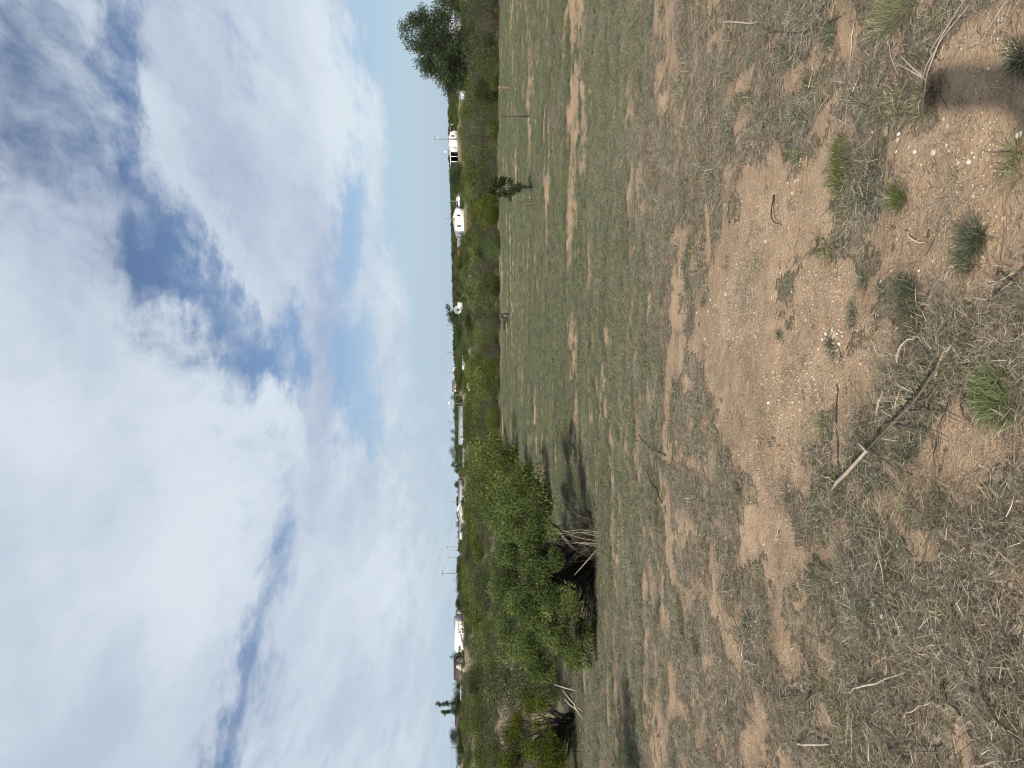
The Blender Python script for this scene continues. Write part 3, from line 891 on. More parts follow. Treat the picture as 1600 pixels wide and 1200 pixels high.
def shrub(kind, U, Vtop, width, depth, label, cat='shrub', name='mesquite_shrub', group=None, Vbase=None, dd=1.0):
    """a shrub of the kind, as wide as `width` picture points and up to row Vtop, standing at that distance"""
    p = at(U, depth)
    if Vbase is not None: p[2] = zof(Vbase, depth)
    k = mpp(p)
    hh = max(zof(Vtop, depth) - p[2], .5)
    ww = width * k
    base_w = {'bright': 2.9, 'olive': 2.9, 'dark': 2.3, 'grey': 2.9, 'blue': 2.1}[kind]
    i_ = nv[kind] % len(KIND[kind]); nv[kind] += 1
    return plant(name, label, cat, p, KIND[kind][i_], random.uniform(0, 6.28), (ww / base_w * 1.05, ww / base_w * dd, hh / 2.0 * 1.04), group)

# the near bush: an old mesquite beside the left edge of the field, dead twigs hanging under it
def near_lobe(U, V_, depth, rad_px):
    k = depth / F_PX
    return ((U - 600) * k, depth, zof(V_, depth), rad_px * k)
b0 = at(315, 13.6)
lob = []
for U, V_, dp, rp in [(425, 800, 14.6, 26), (398, 786, 15, 26), (362, 790, 15, 28), (322, 794, 14.6, 32), (278, 793, 14.4, 32), (234, 797, 14.2, 30), (194, 806, 14, 26),
                      (408, 826, 13.6, 22), (368, 818, 13.4, 32), (320, 824, 13, 36), (266, 826, 12.9, 38), (216, 830, 12.9, 34), (176, 826, 13.2, 24), (156, 842, 13.2, 17),
                      (372, 846, 13.2, 22), (322, 856, 12.7, 28), (262, 866, 12.5, 32), (206, 874, 12.5, 32), (170, 900, 12.7, 22), (212, 905, 12.7, 22), (256, 888, 12.6, 20), (300, 872, 14.4, 28), (240, 856, 14.6, 28),
                      (340, 805, 15.8, 28), (285, 805, 15.8, 28), (185, 880, 13.6, 22), (160, 918, 12.8, 11)]:
    l = near_lobe(U, V_, dp, rp)
    lob.append((l[0] - b0[0], l[1] - b0[1], l[2] - b0[2], l[3]))
nb = shrub_meshes(600, 2.5, 3.2, 2.6, 90000, .056, .0125, 'leaf_bright', 230, .17, stems=6, lobes=lob, droop=.45, twig=260, bark='bark_dark', trunk_r=.055)
e = plant('mesquite_bush', 'large near mesquite bush with feathery green leaves and dark bare lower branches', 'bush', b0, nb)
# dead pale canes leaning at its right side
mb = MB(); r = np.random.default_rng(611)
q0 = at(352, 13.0)
for k in range(7):
    a = np.array((-.10 + .05 * k + r.normal(.0, .03), r.normal(-.2, .12), 0.0))
    t_ = a + np.array((r.normal(.03, .05), r.normal(.1, .12), r.uniform(.55, 1.2)))
    mb.tube([a, a * .65 + t_ * .35 + r.normal(0, .02, 3), a * .3 + t_ * .7 + r.normal(0, .045, 3), t_ + r.normal(0, .06, 3)], [.0042, .0036, .0026, .0012], 4)
for dx, dz in ((-.50, .46),):
    mb.tube([(0.02, -.3, .0), (dx * .5, -.35, dz * .5 + .02), (dx, -.3, dz)], [.007, .006, .003], 4)
cv = mb.build('canes', M['stick_pale'])
cv.name = 'dead_canes'
cv.location = q0
tag(cv, 'pale dead canes standing against the right side of the large near bush', 'dead canes')
# small dead undergrowth beneath it: real thin twigs
mb = MB()
for k in range(170):
    a = np.array((r.uniform(-1.5, .9), r.uniform(-.55, .6), 0))
    t_ = a + np.array((r.normal(0, .3), r.normal(-.1, .2), r.uniform(.15, .75)))
    mb.tube([a, (a + t_) / 2 + r.normal(0, .05, 3), t_ + r.normal(0, .04, 3)], [.008, .006, .002], 3)
o = mb.build('twigs', M['stick_brown'], None, False, (b0[0], b0[1], b0[2]))
o.name = 'dead_twigs'
tag(o, 'tangle of dead brown twigs beneath the large near bush', 'twigs', kind='stuff')

# small crooked tree at the left edge
t0 = at(72, 16.6)
lob = []
for U, V_, dp, rp in [(100, 830, 16.8, 20), (70, 815, 17, 24), (35, 800, 17, 26), (5, 800, 17, 30), (-30, 820, 17, 34), (50, 840, 16.3, 22), (15, 840, 16.2, 26), (-20, 850, 16.3, 30), (92, 852, 16.2, 14), (30, 868, 16, 18), (0, 872, 16, 20), (-35, 878, 16.2, 26), (60, 800, 17.8, 20), (10, 780, 17.6, 22), (-60, 830, 17, 34)]:
    l = near_lobe(U, V_, dp, rp)
    lob.append((l[0] - t0[0], l[1] - t0[1], l[2] - t0[2], l[3]))
nb = shrub_meshes(620, 2.3, 2.6, 2.0, 34000, .060, .014, 'leaf_bright', 90, .17, stems=3, lobes=lob, droop=.4, twig=60, bark='bark_dark', trunk_r=.075)
plant('crooked_tree', 'small crooked tree with dark forked trunk left of the large near bush', 'tree', t0, nb)
mb = MB()
for (U1, V1, U2, V2) in [(118, 880, 84, 912), (105, 882, 82, 909), (70, 912, 112, 893), (128, 866, 116, 906)]:
    dp = 15.4
    mb.tube([((U1 - 600) / F_PX * dp - t0[0], dp - t0[1], zof(V1, dp) - t0[2]), ((U1 + U2) / 2 / F_PX * dp - 600 / F_PX * dp - t0[0] + .04, dp - t0[1] - .1, zof((V1 + V2) / 2, dp) - t0[2] + .05), ((U2 - 600) / F_PX * dp - t0[0], dp - t0[1], zof(V2, dp) - t0[2])], [.006, .012, .016], 5)
o = mb.build('dead_limbs', M['stick_pale'], None, False, t0)
o.name = 'dead_limbs'
tag(o, 'pale dead limbs leaning on the small crooked tree at the left', 'dead limbs')

# bushes along the left side of the field, near to far
for kind, U, Vt, wd, dp, lab in [
    ('bright', 412, 756, 120, 20.5, 'broad bright green bush just behind the large near bush'),
    ('bright', 448, 744, 100, 26.5, 'bright green bush with drooping side beside the left end of the field'),
    ('bright', 478, 728, 100, 33, 'bright green bush at the corner where the field narrows'),
    ('olive', 408, 738, 90, 34, 'olive bush rising behind the bright bushes at the left of the field'),
    ('bright', 488, 738, 75, 41, 'smaller green bush at the far left corner of the field'),
    ('olive', 145, 764, 110, 21, 'dark olive bush between the crooked tree and the large near bush'),
    ('grey', 55, 748, 130, 27, 'wide grey twiggy bush behind the crooked tree'),
    ('grey', -40, 744, 130, 26, 'grey twiggy bush at the left edge of the picture behind the crooked tree'),
    ('grey', 270, 757, 110, 32, 'low grey bush behind the top of the large near bush'),
    ('olive', 130, 748, 80, 38, 'olive bush beyond the wide grey twiggy bush'),
    ('olive', 440, 722, 90, 46, 'tall olive bush on the skyline side of the left bushes')]:
    shrub(kind, U, Vt, wd, dp, lab, 'bush', 'mesquite_bush')
# bushes just outside the left of the frame whose shade falls across the field's left edge
for (x_, y_, hh, ww, lab) in [(-5.6, 7.0, 2.3, 2.4, 'bush standing off the left edge shading the brown patch of soil'), (-10.6, 13.2, 2.4, 3.4, 'bush standing off the left edge shading the foot of the crooked tree')]:
    plant('mesquite_bush', lab, 'bush', (x_, y_, float(H(x_, y_))), KIND['bright'][1], 1.0, (ww / 2.9, ww / 2.9, hh / 2.0))

# front row along the far edge of the field
for kind, U, Vt, wd, dp, lab in [
    ('olive', 1215, 716, 90, 50, 'tall olive bush at the right end of the far bush row'),
    ('grey', 1165, 720, 80, 49, 'tall grey green bush under the right end of the pale trailer'),
    ('olive', 1118, 724, 75, 50, 'olive bush at the field edge under the big dark tree'),
    ('dark', 1062, 742, 40, 49.5, 'dark green bush right behind the wooden post stub'),
    ('bright', 1088, 752, 40, 48.5, 'bright green low bush at the field edge under the big dark tree'),
    ('olive', 1035, 732, 55, 52, 'olive bush between the wooden post stub and the thin metal post'),
    ('grey', 985, 722, 95, 51, 'big grey olive bush at the field edge below the cream gable building'),
    ('bright', 1002, 757, 36, 49, 'low bright bush at the foot of the big grey olive bush'),
    ('olive', 925, 742, 62, 50.5, 'olive bush behind the top of the leafy sapling'),
    ('bright', 872, 740, 62, 49, 'bright green bush right of the sapling below the white house'),
    ('grey', 838, 738, 70, 52, 'grey twiggy bush below the white house porch'),
    ('bright', 818, 750, 46, 49, 'bright green bush below the red container'),
    ('grey', 785, 740, 60, 51, 'grey brown bush with bare twigs below the clutter by the white house'),
    ('olive', 752, 742, 55, 50, 'olive bush beside the bare tan bank'),
    ('grey', 697, 752, 50, 48.5, 'grey rounded bush behind the dark broken stump'),
    ('bright', 722, 730, 62, 56, 'bright green bush under the white satellite dish'),
    ('bright', 672, 738, 52, 52, 'bright green bush at the field edge right of the caliche mound'),
    ('bright', 640, 742, 58, 49.5, 'bright green bush in the middle of the far field edge'),
    ('bright', 600, 738, 60, 49.5, 'bright green dense bush below the caliche mound'),
    ('grey', 572, 740, 52, 51, 'grey twiggy bush left of the caliche mound'),
    ('bright', 545, 757, 46, 48.5, 'low bright bush at the field edge below the long low house'),
    ('olive', 515, 752, 44, 50, 'olive bush left of the bare pinkish ground'),
    ('grey', 655, 748, 34, 48.2, 'small grey bush tucked between bright bushes at mid field edge')]:
    shrub(kind, U, Vt, wd, dp, lab)

# the scrub beyond, plant by plant
LAND = [(1150, 'below the pale trailer'), (1085, 'beyond the big dark tree'), (975, 'in front of the cream gable building'), (915, 'around the round dark tree'), (855, 'in front of the white house'), (780, 'left of the white house'),
        (715, 'in front of the satellite dish'), (670, 'in front of the dark juniper'), (590, 'around the caliche mound'), (530, 'in front of the long low house'), (470, 'left of the long low house'), (405, 'in front of the grey roofed houses'), (300, 'near the tallest pole'), (205, 'in front of the cream shed'), (145, 'in front of the brown roofed house'), (85, 'in front of the cypress trees'), (20, 'in front of the trees at the left')]
KEEP_OFF = [(873, 838, 728), (992, 945, 722), (603, 506, 732), (450, 356, 728), (235, 165, 730), (725, 697, 724), (168, 130, 728), (1200, 1135, 716)]
spots, tries = [], 0
rs = np.random.default_rng(77)
while len(spots) < 285 and tries < 9000:
    tries += 1
    y = 54 * (265 / 54) ** (rs.uniform(0, 1) ** .86)
    x = rs.uniform(-.56, .53) * y
    U = 600 + x / y * F_PX
    Vg = HORIZON_V + (CAM_H - float(H(x, y))) * F_PX / y
    sp = 1.7 + y * .012
    clear = float(fbm(np.array(x * .045), np.array(y * .028), 131))
    if U < 520: clear -= .04
    if clear < .375: continue
    if any((x - a) ** 2 + ((y - b) * .55) ** 2 < (sp * .8) ** 2 for a, b, *_ in spots): continue
    if any(lo - 4 < U < hi + 4 and y > 150 for hi, lo, vv in KEEP_OFF) and Vg < 730: continue
    if 832 < U < 880 and y > 100: continue
    spots.append((x, y, U))
scrubs = []
for x, y, U in spots:
    u = rs.uniform()
    kind = 'bright' if u < .42 else 'olive' if u < .72 else 'grey' if u < .86 else 'dark'
    hh, ww = rs.uniform(1.1, 2.1) * (1 if y < 120 else 1.15), rs.uniform(3.2, 5.8)
    if kind == 'dark': ww *= .75
    land = min(LAND, key=lambda l: abs(l[0] - U))[1]
    row = 'near part' if y < 90 else 'middle part' if y < 150 else 'far part'
    size = 'small' if hh < 1.35 else 'middling' if hh < 1.75 else 'tall'
    row = {'near part': 'nearer', 'middle part': 'mid distance', 'far part': 'far'}[row]
    lab = '%s %s %s scrub shrub %s' % (size, row, {'bright': 'bright green', 'olive': 'olive', 'dark': 'dark', 'grey': 'grey twiggy'}[kind], land)
    k = rs.integers(len(KIND[kind]))
    bw = {'bright': 2.9, 'olive': 2.9, 'dark': 2.3, 'grey': 2.9}[kind]
    scrubs.append((U, plant('scrub_shrub', lab, 'shrub', (x, y, float(H(x, y))), KIND[kind][k], rs.uniform(0, 6.28), (ww / bw, ww / bw, hh / 2.0), 'shrubs of the scrub beyond the field')))

by = {}
for U, o in sorted(scrubs, key=lambda t: t[0]): by.setdefault(o['label'], []).append(o)
for lab, os_ in by.items():
    if len(os_) > 1:
        w_ = {2: ['left', 'right'], 3: ['leftmost', 'middle', 'rightmost'], 4: ['leftmost', 'second left', 'second right', 'rightmost'], 5: ['leftmost', 'second left', 'middle', 'second right', 'rightmost'], 6: ['leftmost', 'second left', 'third left', 'third right', 'second right', 'rightmost']}.get(len(os_), [])
        for o, t in zip(os_, w_): o['label'] = t + ' ' + lab
# the big dark tree
tp = at(1112, 74)
lob = []
for U, V_, rp in [(1160, 648, 18), (1168, 664, 18), (1146, 660, 24), (1122, 660, 24), (1100, 672, 22), (1150, 684, 28), (1122, 688, 30), (1096, 694, 28), (1072, 702, 22), (1060, 704, 13), (1135, 710, 28), (1105, 716, 28), (1080, 718, 20), (1165, 690, 20), (1135, 642, 15), (1150, 633, 10), (1112, 735, 22), (1140, 732, 20)]:
    k = 74 / F_PX
    for dy in (-rp * .5, rp * .5):
        lob.append(((U - 600) * k - tp[0], dy * k * .9, zof(V_, 74) - tp[2], rp * k * .86))
bt = shrub_meshes(640, 8.5, 8, 7, 30000, .20, .085, 'leaf_dark', 300, .58, stems=3, lobes=lob, droop=.2, bark='bark_dark', trunk_r=.16)
plant('shade_tree', 'big dark green broad tree rising above the skyline at the right', 'tree', tp, bt)
for kind, U, Vt, wd, dp, vb, lab in [
    ('dark', 1192, 671, 52, 200, None, 'dark tree behind the pale trailer at the right edge'),
    ('dark', 1222, 676, 60, 205, None, 'dark tree partly cut by the right edge'),
    ('dark', 922, 702, 44, 225, None, 'round dark tree between the cream gable building and the white house'),
    ('olive', 905, 706, 30, 240, None, 'olive tree beside the round dark tree'),
    ('dark', 683, 706, 38, 215, None, 'broad dark juniper left of the satellite dish'),
    ('dark', 704, 700, 22, 232, None, 'dark bushy pine lower part behind the satellite dish'),
    ('dark', 310, 713, 26, 285, None, 'dark green tree beside the tallest pole'),
    ('dark', 284, 711, 26, 285, None, 'dark tree left of the tallest pole'),
    ('dark', 258, 712, 26, 288, None, 'dark tree against the right end of the cream shed'),
    ('dark', 172, 708, 22, 290, None, 'dark tree between the cream shed and the brown roofed house'),
    ('dark', 120, 706, 26, 280, None, 'dark tree mass right of the cypress trees'),
    ('dark', 98, 704, 26, 278, None, 'dark tree mass below the cypress trees'),
    ('dark', 52, 703, 32, 270, None, 'dark rounded tree standing alone left of the cypress trees'),
    ('dark', 22, 710, 28, 270, None, 'dark low tree at the far left of the skyline'),
    ('dark', 70, 716, 22, 272, None, 'low dark bush between the cypress trees and the lone rounded tree')]:
    shrub(kind, U, Vt, wd, dp, lab, 'tree', 'broad_tree', None, vb)
# leaning pine by the dish
pb = at(706, 240)
lob = [((U - 600) * .2 - pb[0], 0, zof(V_, 240) - pb[2], rp * .2) for U, V_, rp in [(724, 699, 4.5), (718, 698, 4.5), (716, 703, 4), (710, 705, 5), (704, 708, 5), (698, 712, 5), (708, 711, 4)]]
pm = shrub_meshes(660, 4, 4, 3, 1500, .35, .14, 'leaf_dark', 40, .5, stems=1, lobes=lob, bark='bark_dark', trunk_r=.12)
plant('pine_tree', 'dark leaning pine above the white satellite dish', 'tree', pb, pm)
# cypress pair and palm
for U, Vt, w_, lab, sd in [(102, 681, 8, 'tall narrow cypress, the taller of the pair on the left skyline', 661), (89, 687, 6, 'thinner shorter cypress beside the tall one on the left skyline', 662)]:
    cp = at(U, 282)
    k = 282 / F_PX
    hh = zof(Vt, 282) - cp[2]
    lob = [((random.uniform(-.12, .12) * w_ * k), random.uniform(-.3, .3), hh * f, w_ * k * (.5 if f < .9 else .34)) for f in (.25, .4, .55, .62, .7, .78, .86, .93)]
    plant('cypress_tree', lab, 'tree', cp, shrub_meshes(sd, hh, 2, 2, 1300, .4, .16, 'leaf_dark', 44, .45, stems=1, lobes=lob, droop=-.5, bark='bark_dark', trunk_r=.14))
cp = at(174, 286)
hh = zof(707, 286) - cp[2]
mb = MB().tube([(0, 0, -.1), (.15, 0, hh * .5), (.1, 0, hh)], [.22, .17, .15], 7)
e = empty('palm_tree', cp, 0, 'small ragged palm right of the brown roofed house', 'tree')
mb.build('trunk', M['bark'], e)
Vp, Qp, n0 = [], [], 0
for k in range(20):
    a = rs.uniform(0, 6.28); el = rs.uniform(-.25, 1.3); L_ = rs.uniform(1.5, 2.3)
    d = np.array((math.cos(a) * math.cos(el), math.sin(a) * math.cos(el), math.sin(el)))
    s_ = np.array((-math.sin(a), math.cos(a), 0)) * .16
    c0 = np.array((.1, 0, hh))
    p_ = [c0, c0 + d * L_ * .55, c0 + d * L_ + np.array((0, 0, -.45))]
    Vp += [p_[0] - s_ * .3, p_[0] + s_ * .3, p_[1] + s_, p_[1] - s_, p_[2] + s_ * .15, p_[2] - s_ * .15]
    Qp += [(n0, n0 + 1, n0 + 2, n0 + 3), (n0 + 3, n0 + 2, n0 + 4, n0 + 5)]; n0 += 6
obj('crown', mesh_np('crown', Vp, np.array(Qp), M['leaf_blue'], {'tone': rs.uniform(.2, .9, n0)}), e)
# small trees on the middle skyline
for kind, U, Vt, wd, dp, lab in [
    ('blue', 579, 705, 10, 560, 'small round skyline tree right of the lamp pole'), ('blue', 527, 704.5, 8, 560, 'small oval skyline tree, right one of two above the long low house'),
    ('blue', 514, 705.5, 10, 560, 'small bushy skyline tree, left one of two above the long low house'), ('blue', 497, 703, 17, 540, 'wide blue grey skyline tree left of the long low house'),
    ('blue', 487, 707, 12, 540, 'low blue grey skyline tree just left of the widest one'), ('dark', 475, 705, 11, 540, 'dark skyline tree left of the blue grey pair'), ('dark', 466, 708, 8, 540, 'dark little skyline tree beside the grey roofed houses'),
    ('dark', 443, 710, 8, 460, 'small dark tree above the right end of the grey roofs'), ('olive', 548, 708, 14, 600, 'olive skyline tree above the roof of the long low house'), ('olive', 560, 706.5, 14, 600, 'olive skyline tree left of the lamp pole'),
    ('dark', 363, 715, 8, 420, 'small dark tree above the left end of the grey roofs'), ('dark', 385, 714.5, 9, 430, 'small dark tree behind the grey roofs')]:
    shrub(kind, U, Vt, wd, dp, lab, 'tree', 'skyline_tree')

# far woods as one mass, and the low undergrowth between the nearer shrubs
pts = []
for _ in range(6500):
    y = 262 * (1250 / 262) ** rs.uniform(0, 1)
    x = rs.uniform(-.6, .6) * y
    U = 600 + x / y * F_PX
    dens = 1.0 if U > 640 else .55 if U > 480 else .22 if y < 420 else .06
    if U < 480 and y > 700: continue
    if rs.uniform() > dens: continue
    if any(lo - 3 < U < hi + 3 and y < 320 for hi, lo, vv in KEEP_OFF): continue
    pts.append((x, y, float(H(x, y)) - .1))
pts = np.array(pts)
protos = []
for kd in ('bright', 'olive', 'olive', 'dark'):
    tm, cm_ = KIND[kd][0 if kd != 'olive' else len(protos) % 3]
    nV = len(cm_.vertices) // 4
    co_ = np.empty(len(cm_.vertices) * 3, np.float32); cm_.vertices.foreach_get('co', co_)
    tn = np.empty(len(cm_.vertices), np.float32); cm_.attributes['tone'].data.foreach_get('value', tn)
    co_ = co_.reshape(-1, 4, 3)[::4]; tn = tn.reshape(-1, 4)[::4]
    ce = co_.mean(1, keepdims=True)
    co_ = ce + (co_ - ce) * 2.1                             # fewer, larger sprays
    protos.append(mesh_np('far_shrub', co_.reshape(-1, 3), np.arange(len(co_) * 4).reshape(-1, 4), M['leaf_' + ('olive' if kd == 'bright' else kd)], {'tone': tn.ravel()}))
n = len(pts)
scatter('far_woods', pts, rs.uniform(0, 6.28, n), rs.uniform(.7, 1.5, n) * np.where(pts[:, 1] > 500, 1.35, 1.0), rs.integers(0, 4, n), protos,
        'distant green scrub and woods covering the low hill', 'woods')

pu = []
for _ in range(6500):
    y = 48.6 * (262 / 48.6) ** rs.uniform(0, 1)
    x = rs.uniform(-.6, .56) * y
    U = 600 + x / y * F_PX
    if float(fbm(np.array(x * .09), np.array(y * .06), 151)) < .49: continue
    if U < 470 and 95 < y < 150 and rs.uniform() < .8: continue
    if any(lo - 3 < U < hi + 3 and y > 215 for hi, lo, vv in KEEP_OFF): continue
    pu.append((x, y, float(H(x, y)) - .05))
for _ in range(700):                                       # and along the left side of the field
    y = rs.uniform(19, 48)
    x = -0.115 * y - 1.6 - abs(rs.normal(0, 3.5))
    pu.append((x, y, float(H(x, y)) - .05))
pu = np.array(pu)
n = len(pu)
prot2 = []
for kd, q in (('olive', 1), ('grey', 0), ('grey', 1), ('bright', 1)):
    cm_ = KIND[kd][q][1]
    co_ = np.empty(len(cm_.vertices) * 3, np.float32); cm_.vertices.foreach_get('co', co_)
    tn = np.empty(len(cm_.vertices), np.float32); cm_.attributes['tone'].data.foreach_get('value', tn)
    co_ = co_.reshape(-1, 4, 3)[::4]; tn = tn.reshape(-1, 4)[::4]
    ce = co_.mean(1, keepdims=True)
    co_ = ce + (co_ - ce) * 1.5
    prot2.append(mesh_np('low_shrub', co_.reshape(-1, 3), np.arange(len(co_) * 4).reshape(-1, 4), M['leaf_' + kd], {'tone': tn.ravel()}))
scatter('undergrowth', pu, rs.uniform(0, 6.28, n), rs.uniform(.14, .40, n) * (1 + .25 * ss(pu[:, 1], 80, 200)), rs.integers(0, 4, n), prot2,
        'low grey and olive undergrowth between the scrub shrubs', 'undergrowth')

# ------------------------------------------------------------------ buildings on the rise
class Site:
    """frame of a building: x to the right of the picture, y away, z up; sizes from picture points at its distance"""
    def __init__(s, U, depth, Vbase=None, rz=0.0):
        s.p = at(U, depth); s.d = depth; s.U = U
        if Vbase is not None: s.p[2] = min(s.p[2], zof(Vbase, depth)) if zof(Vbase, depth) < s.p[2] else zof(Vbase, depth)
        s.k = depth / F_PX
    def x(s, U): return (U - s.U) * s.k
    def z(s, V_): return zof(V_, s.d) - s.p[2]
def window(parent, x0, x1, z0, z1, yf, frame='trim_grey', bars=1, t=.05):
    """a window standing proud of the wall face at yf: frame with its pane inside"""
    m = MB().box(x0 - t, x1 + t, yf - .07, yf - .003, z0 - t, z0).box(x0 - t, x1 + t, yf - .07, yf - .003, z1, z1 + t)
    m.box(x0 - t, x0, yf - .07, yf - .003, z0, z1).box(x1, x1 + t, yf - .07, yf - .003, z0, z1)
    for b in range(bars):
        zb = z0 + (z1 - z0) * (b + 1) / (bars + 1)
        m.box(x0, x1, yf - .06, yf - .003, zb - t / 2, zb + t / 2)
    f = m.build('window', M[frame], parent)
    MB().box(x0, x1, yf - .025, yf - .004, z0, z1).build('pane', M['glass'], f)
    return f
def door(parent, x0, x1, z1, yf, m='tan_wall'):
    d = MB().box(x0, x1, yf - .06, yf - .003, 0.02, z1).build('door', M[m], parent)
    MB().box(x1 - .16, x1 - .08, yf - .11, yf - .06, .95, 1.02).build('handle', M['metal_dark'], d)
def gable_front(name, label, s, x0, x1, eave, apex, depth, wall, roof, over=.25, ax=None):
    """gable end towards the camera"""
    e = empty(name, s.p, 0, label, 'building')
    ax = (x0 + x1) / 2 if ax is None else ax
    MB().prism([(x0, -.6), (x1, -.6), (x1, eave), (ax, apex), (x0, eave)], 0, depth).build('wall', M[wall], e)
    th_ = .12
    m = MB()
    for xe in (x0, x1):
        sg = -1 if xe < ax else 1
        sl = (apex - eave) / abs(ax - xe)
        xo, zo = xe + sg * over, eave - sl * over
        pts_ = [(ax, apex + .02), (xo, zo + .02), (xo, zo + th_), (ax, apex + th_ + .02)]
        if sg > 0: pts_ = pts_[::-1]
        m.prism(pts_, -over, depth + over)
    m.build('roof', M[roof], e)
    return e
def long_house(name, label, s, x0, x1, eave, ridge, depth, wall, roof, over=.3, cat='building'):
    """ridge across the view, long wall towards the camera"""
    e = empty(name, s.p, 0, label, cat)
    MB().box(x0, x1, 0, depth, -.6, eave).build('wall', M[wall], e)
    for xa_, xb_ in ((x0 + .003, x0 + .15), (x1 - .15, x1 - .003)):
        V_ = [(xa_, .0, eave), (xa_, depth, eave), (xa_, depth / 2, ridge - .03), (xb_, .0, eave), (xb_, depth, eave), (xb_, depth / 2, ridge - .03)]
        MB().add(V_, [(0, 3, 4, 1), (0, 2, 5, 3), (1, 4, 5, 2)], [(0, 1, 2), (3, 5, 4)]).build('gable', M[wall], e)
    m = MB()
    t_ = .12
    for ya, yb in ((-over, depth / 2), (depth + over, depth / 2)):
        ze = eave - (ridge - eave) / (depth / 2) * over
        V_ = [(x0 - over, ya, ze), (x1 + over, ya, ze), (x1 + over, yb, ridge), (x0 - over, yb, ridge)]
        V_ += [(a, b, c + t_) for a, b, c in V_]
        m.add(V_, [(0, 3, 2, 1), (4, 5, 6, 7), (0, 1, 5, 4), (1, 2, 6, 5), (2, 3, 7, 6), (3, 0, 4, 7)])
    m.build('roof', M[roof], e)
    return e
def carport(name, label, s, x0, x1, h, depth, roofm, postm, n=2, back=True, sides=True):
    e = empty(name, s.p, 0, label, 'carport')
    MB().box(x0 - .15, x1 + .15, -.2, depth, h, h + .18).build('roof', M[roofm], e)
    for q in range(n + 1):
        xx = x0 + (x1 - x0) * q / n
        MB().box(xx - .09, xx + .09, -.1, .08, -.5, h).build('post', M[postm], e)
    if back: MB().box(x0, x1, depth - .15, depth, -.5, h).build('shade_back_wall', M['dark_shade'], e)  # back and sides coloured near-black to imitate the shade inside
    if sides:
        for xx in (x0 + .1, x1 - .2): MB().box(xx, xx + .1, .3, depth - .15, -.5, h).build('shade_side_wall', M['dark_shade'], e)
    return e
def vehicle(name, label, cat, loc, rz, paint, L_=4.6, W_=1.8, Hh=1.6, kind='car'):
    e = empty(name, loc, rz, label, cat)
    if kind == 'truck':
        prof = [(-L_ / 2, .45), (L_ / 2, .45), (L_ / 2, 1.0), (L_ * .22, 1.08), (L_ * .10, Hh), (-L_ * .14, Hh), (-L_ * .18, 1.08), (-L_ / 2, 1.08)]
    else:
        prof = [(-L_ / 2, .4), (L_ / 2, .4), (L_ / 2, .85), (L_ * .26, .98), (L_ * .10, Hh), (-L_ * .28, Hh), (-L_ * .46, .98), (-L_ / 2, .9)]
    m = MB()
    n = len(prof)
    V_ = []
    for yy in (-W_ / 2, W_ / 2):
        V_ += [(x, yy * (.82 if z > 1.2 else 1), z) for x, z in prof]
    m.add(V_, [(q, (q + 1) % n, (q + 1) % n + n, q + n) for q in range(n)])
    b = m.mesh('body', M[paint])
    import bmesh
    bm = bmesh.new(); bm.from_mesh(b)
    bm.verts.ensure_lookup_table()
    bm.faces.new([bm.verts[q] for q in range(n)][::-1]); bm.faces.new([bm.verts[q + n] for q in range(n)])
    bmesh.ops.triangulate(bm, faces=[f for f in bm.faces if len(f.verts) > 4]); bm.normal_update(); bm.to_mesh(b); bm.free()
    obj('body', b, e)
    for sx in (-.31, .31):
        for sy in (-1, 1):
            th_ = np.arange(12) * math.pi / 6
            MB().tube([(sx * L_, sy * W_ * .36, .33), (sx * L_, sy * W_ * .5, .33)], .33, 12).build('wheel', M['tyre'], e)
    for sy in (-1, 1):
        x0_, x1_ = (-L_ * .12, L_ * .08) if kind == 'truck' else (-L_ * .26, L_ * .09)
        yy = sy * W_ * .455
        MB().box(x0_, x1_, min(yy, yy + sy * .03), max(yy, yy + sy * .03), 1.08, Hh - .12).build('window', M['glass'], e)
    return e

# pale trailer house at the right edge, with a dark shed behind
s = Site(1175, 205, None)
e = long_house('trailer_house', 'long pale blue grey trailer house at the right edge below the dark tree', s, s.x(1132), s.x(1225), s.z(699), s.z(696.5), 4.5, 'blue_grey', 'white')
window(e, s.x(1160.5), s.x(1163), s.z(707.5), s.z(704.5), 0, 'trim_grey', 0)
window(e, s.x(1190), s.x(1194), s.z(707.5), s.z(703.5), 0, 'white', 0)
MB().box(s.x(1132), s.x(1225), -.06, -.003, -.6, s.z(709.5)).build('skirting', M['trim_grey'], e)
s2 = Site(1168, 222, None)
e = empty('dark_shed', s2.p, 0, 'shed with open front painted as dark shade between the pale trailer and the dark tree', 'shed')
MB().box(s2.x(1159), s2.x(1180), 0, 5, -.6, s2.z(691)).build('wall', M['dark_shade'], e)  # closed box, its dark colour imitates the shade of an open front
MB().box(s2.x(1158), s2.x(1181), -.4, 5.3, s2.z(691), s2.z(690.2)).build('roof', M['trim_grey'], e)
for U in (1158.3, 1180.4): MB().box(s2.x(U) - .08, s2.x(U) + .08, -.35, -.2, -.5, s2.z(691)).build('post', M['pale_grey'], e)

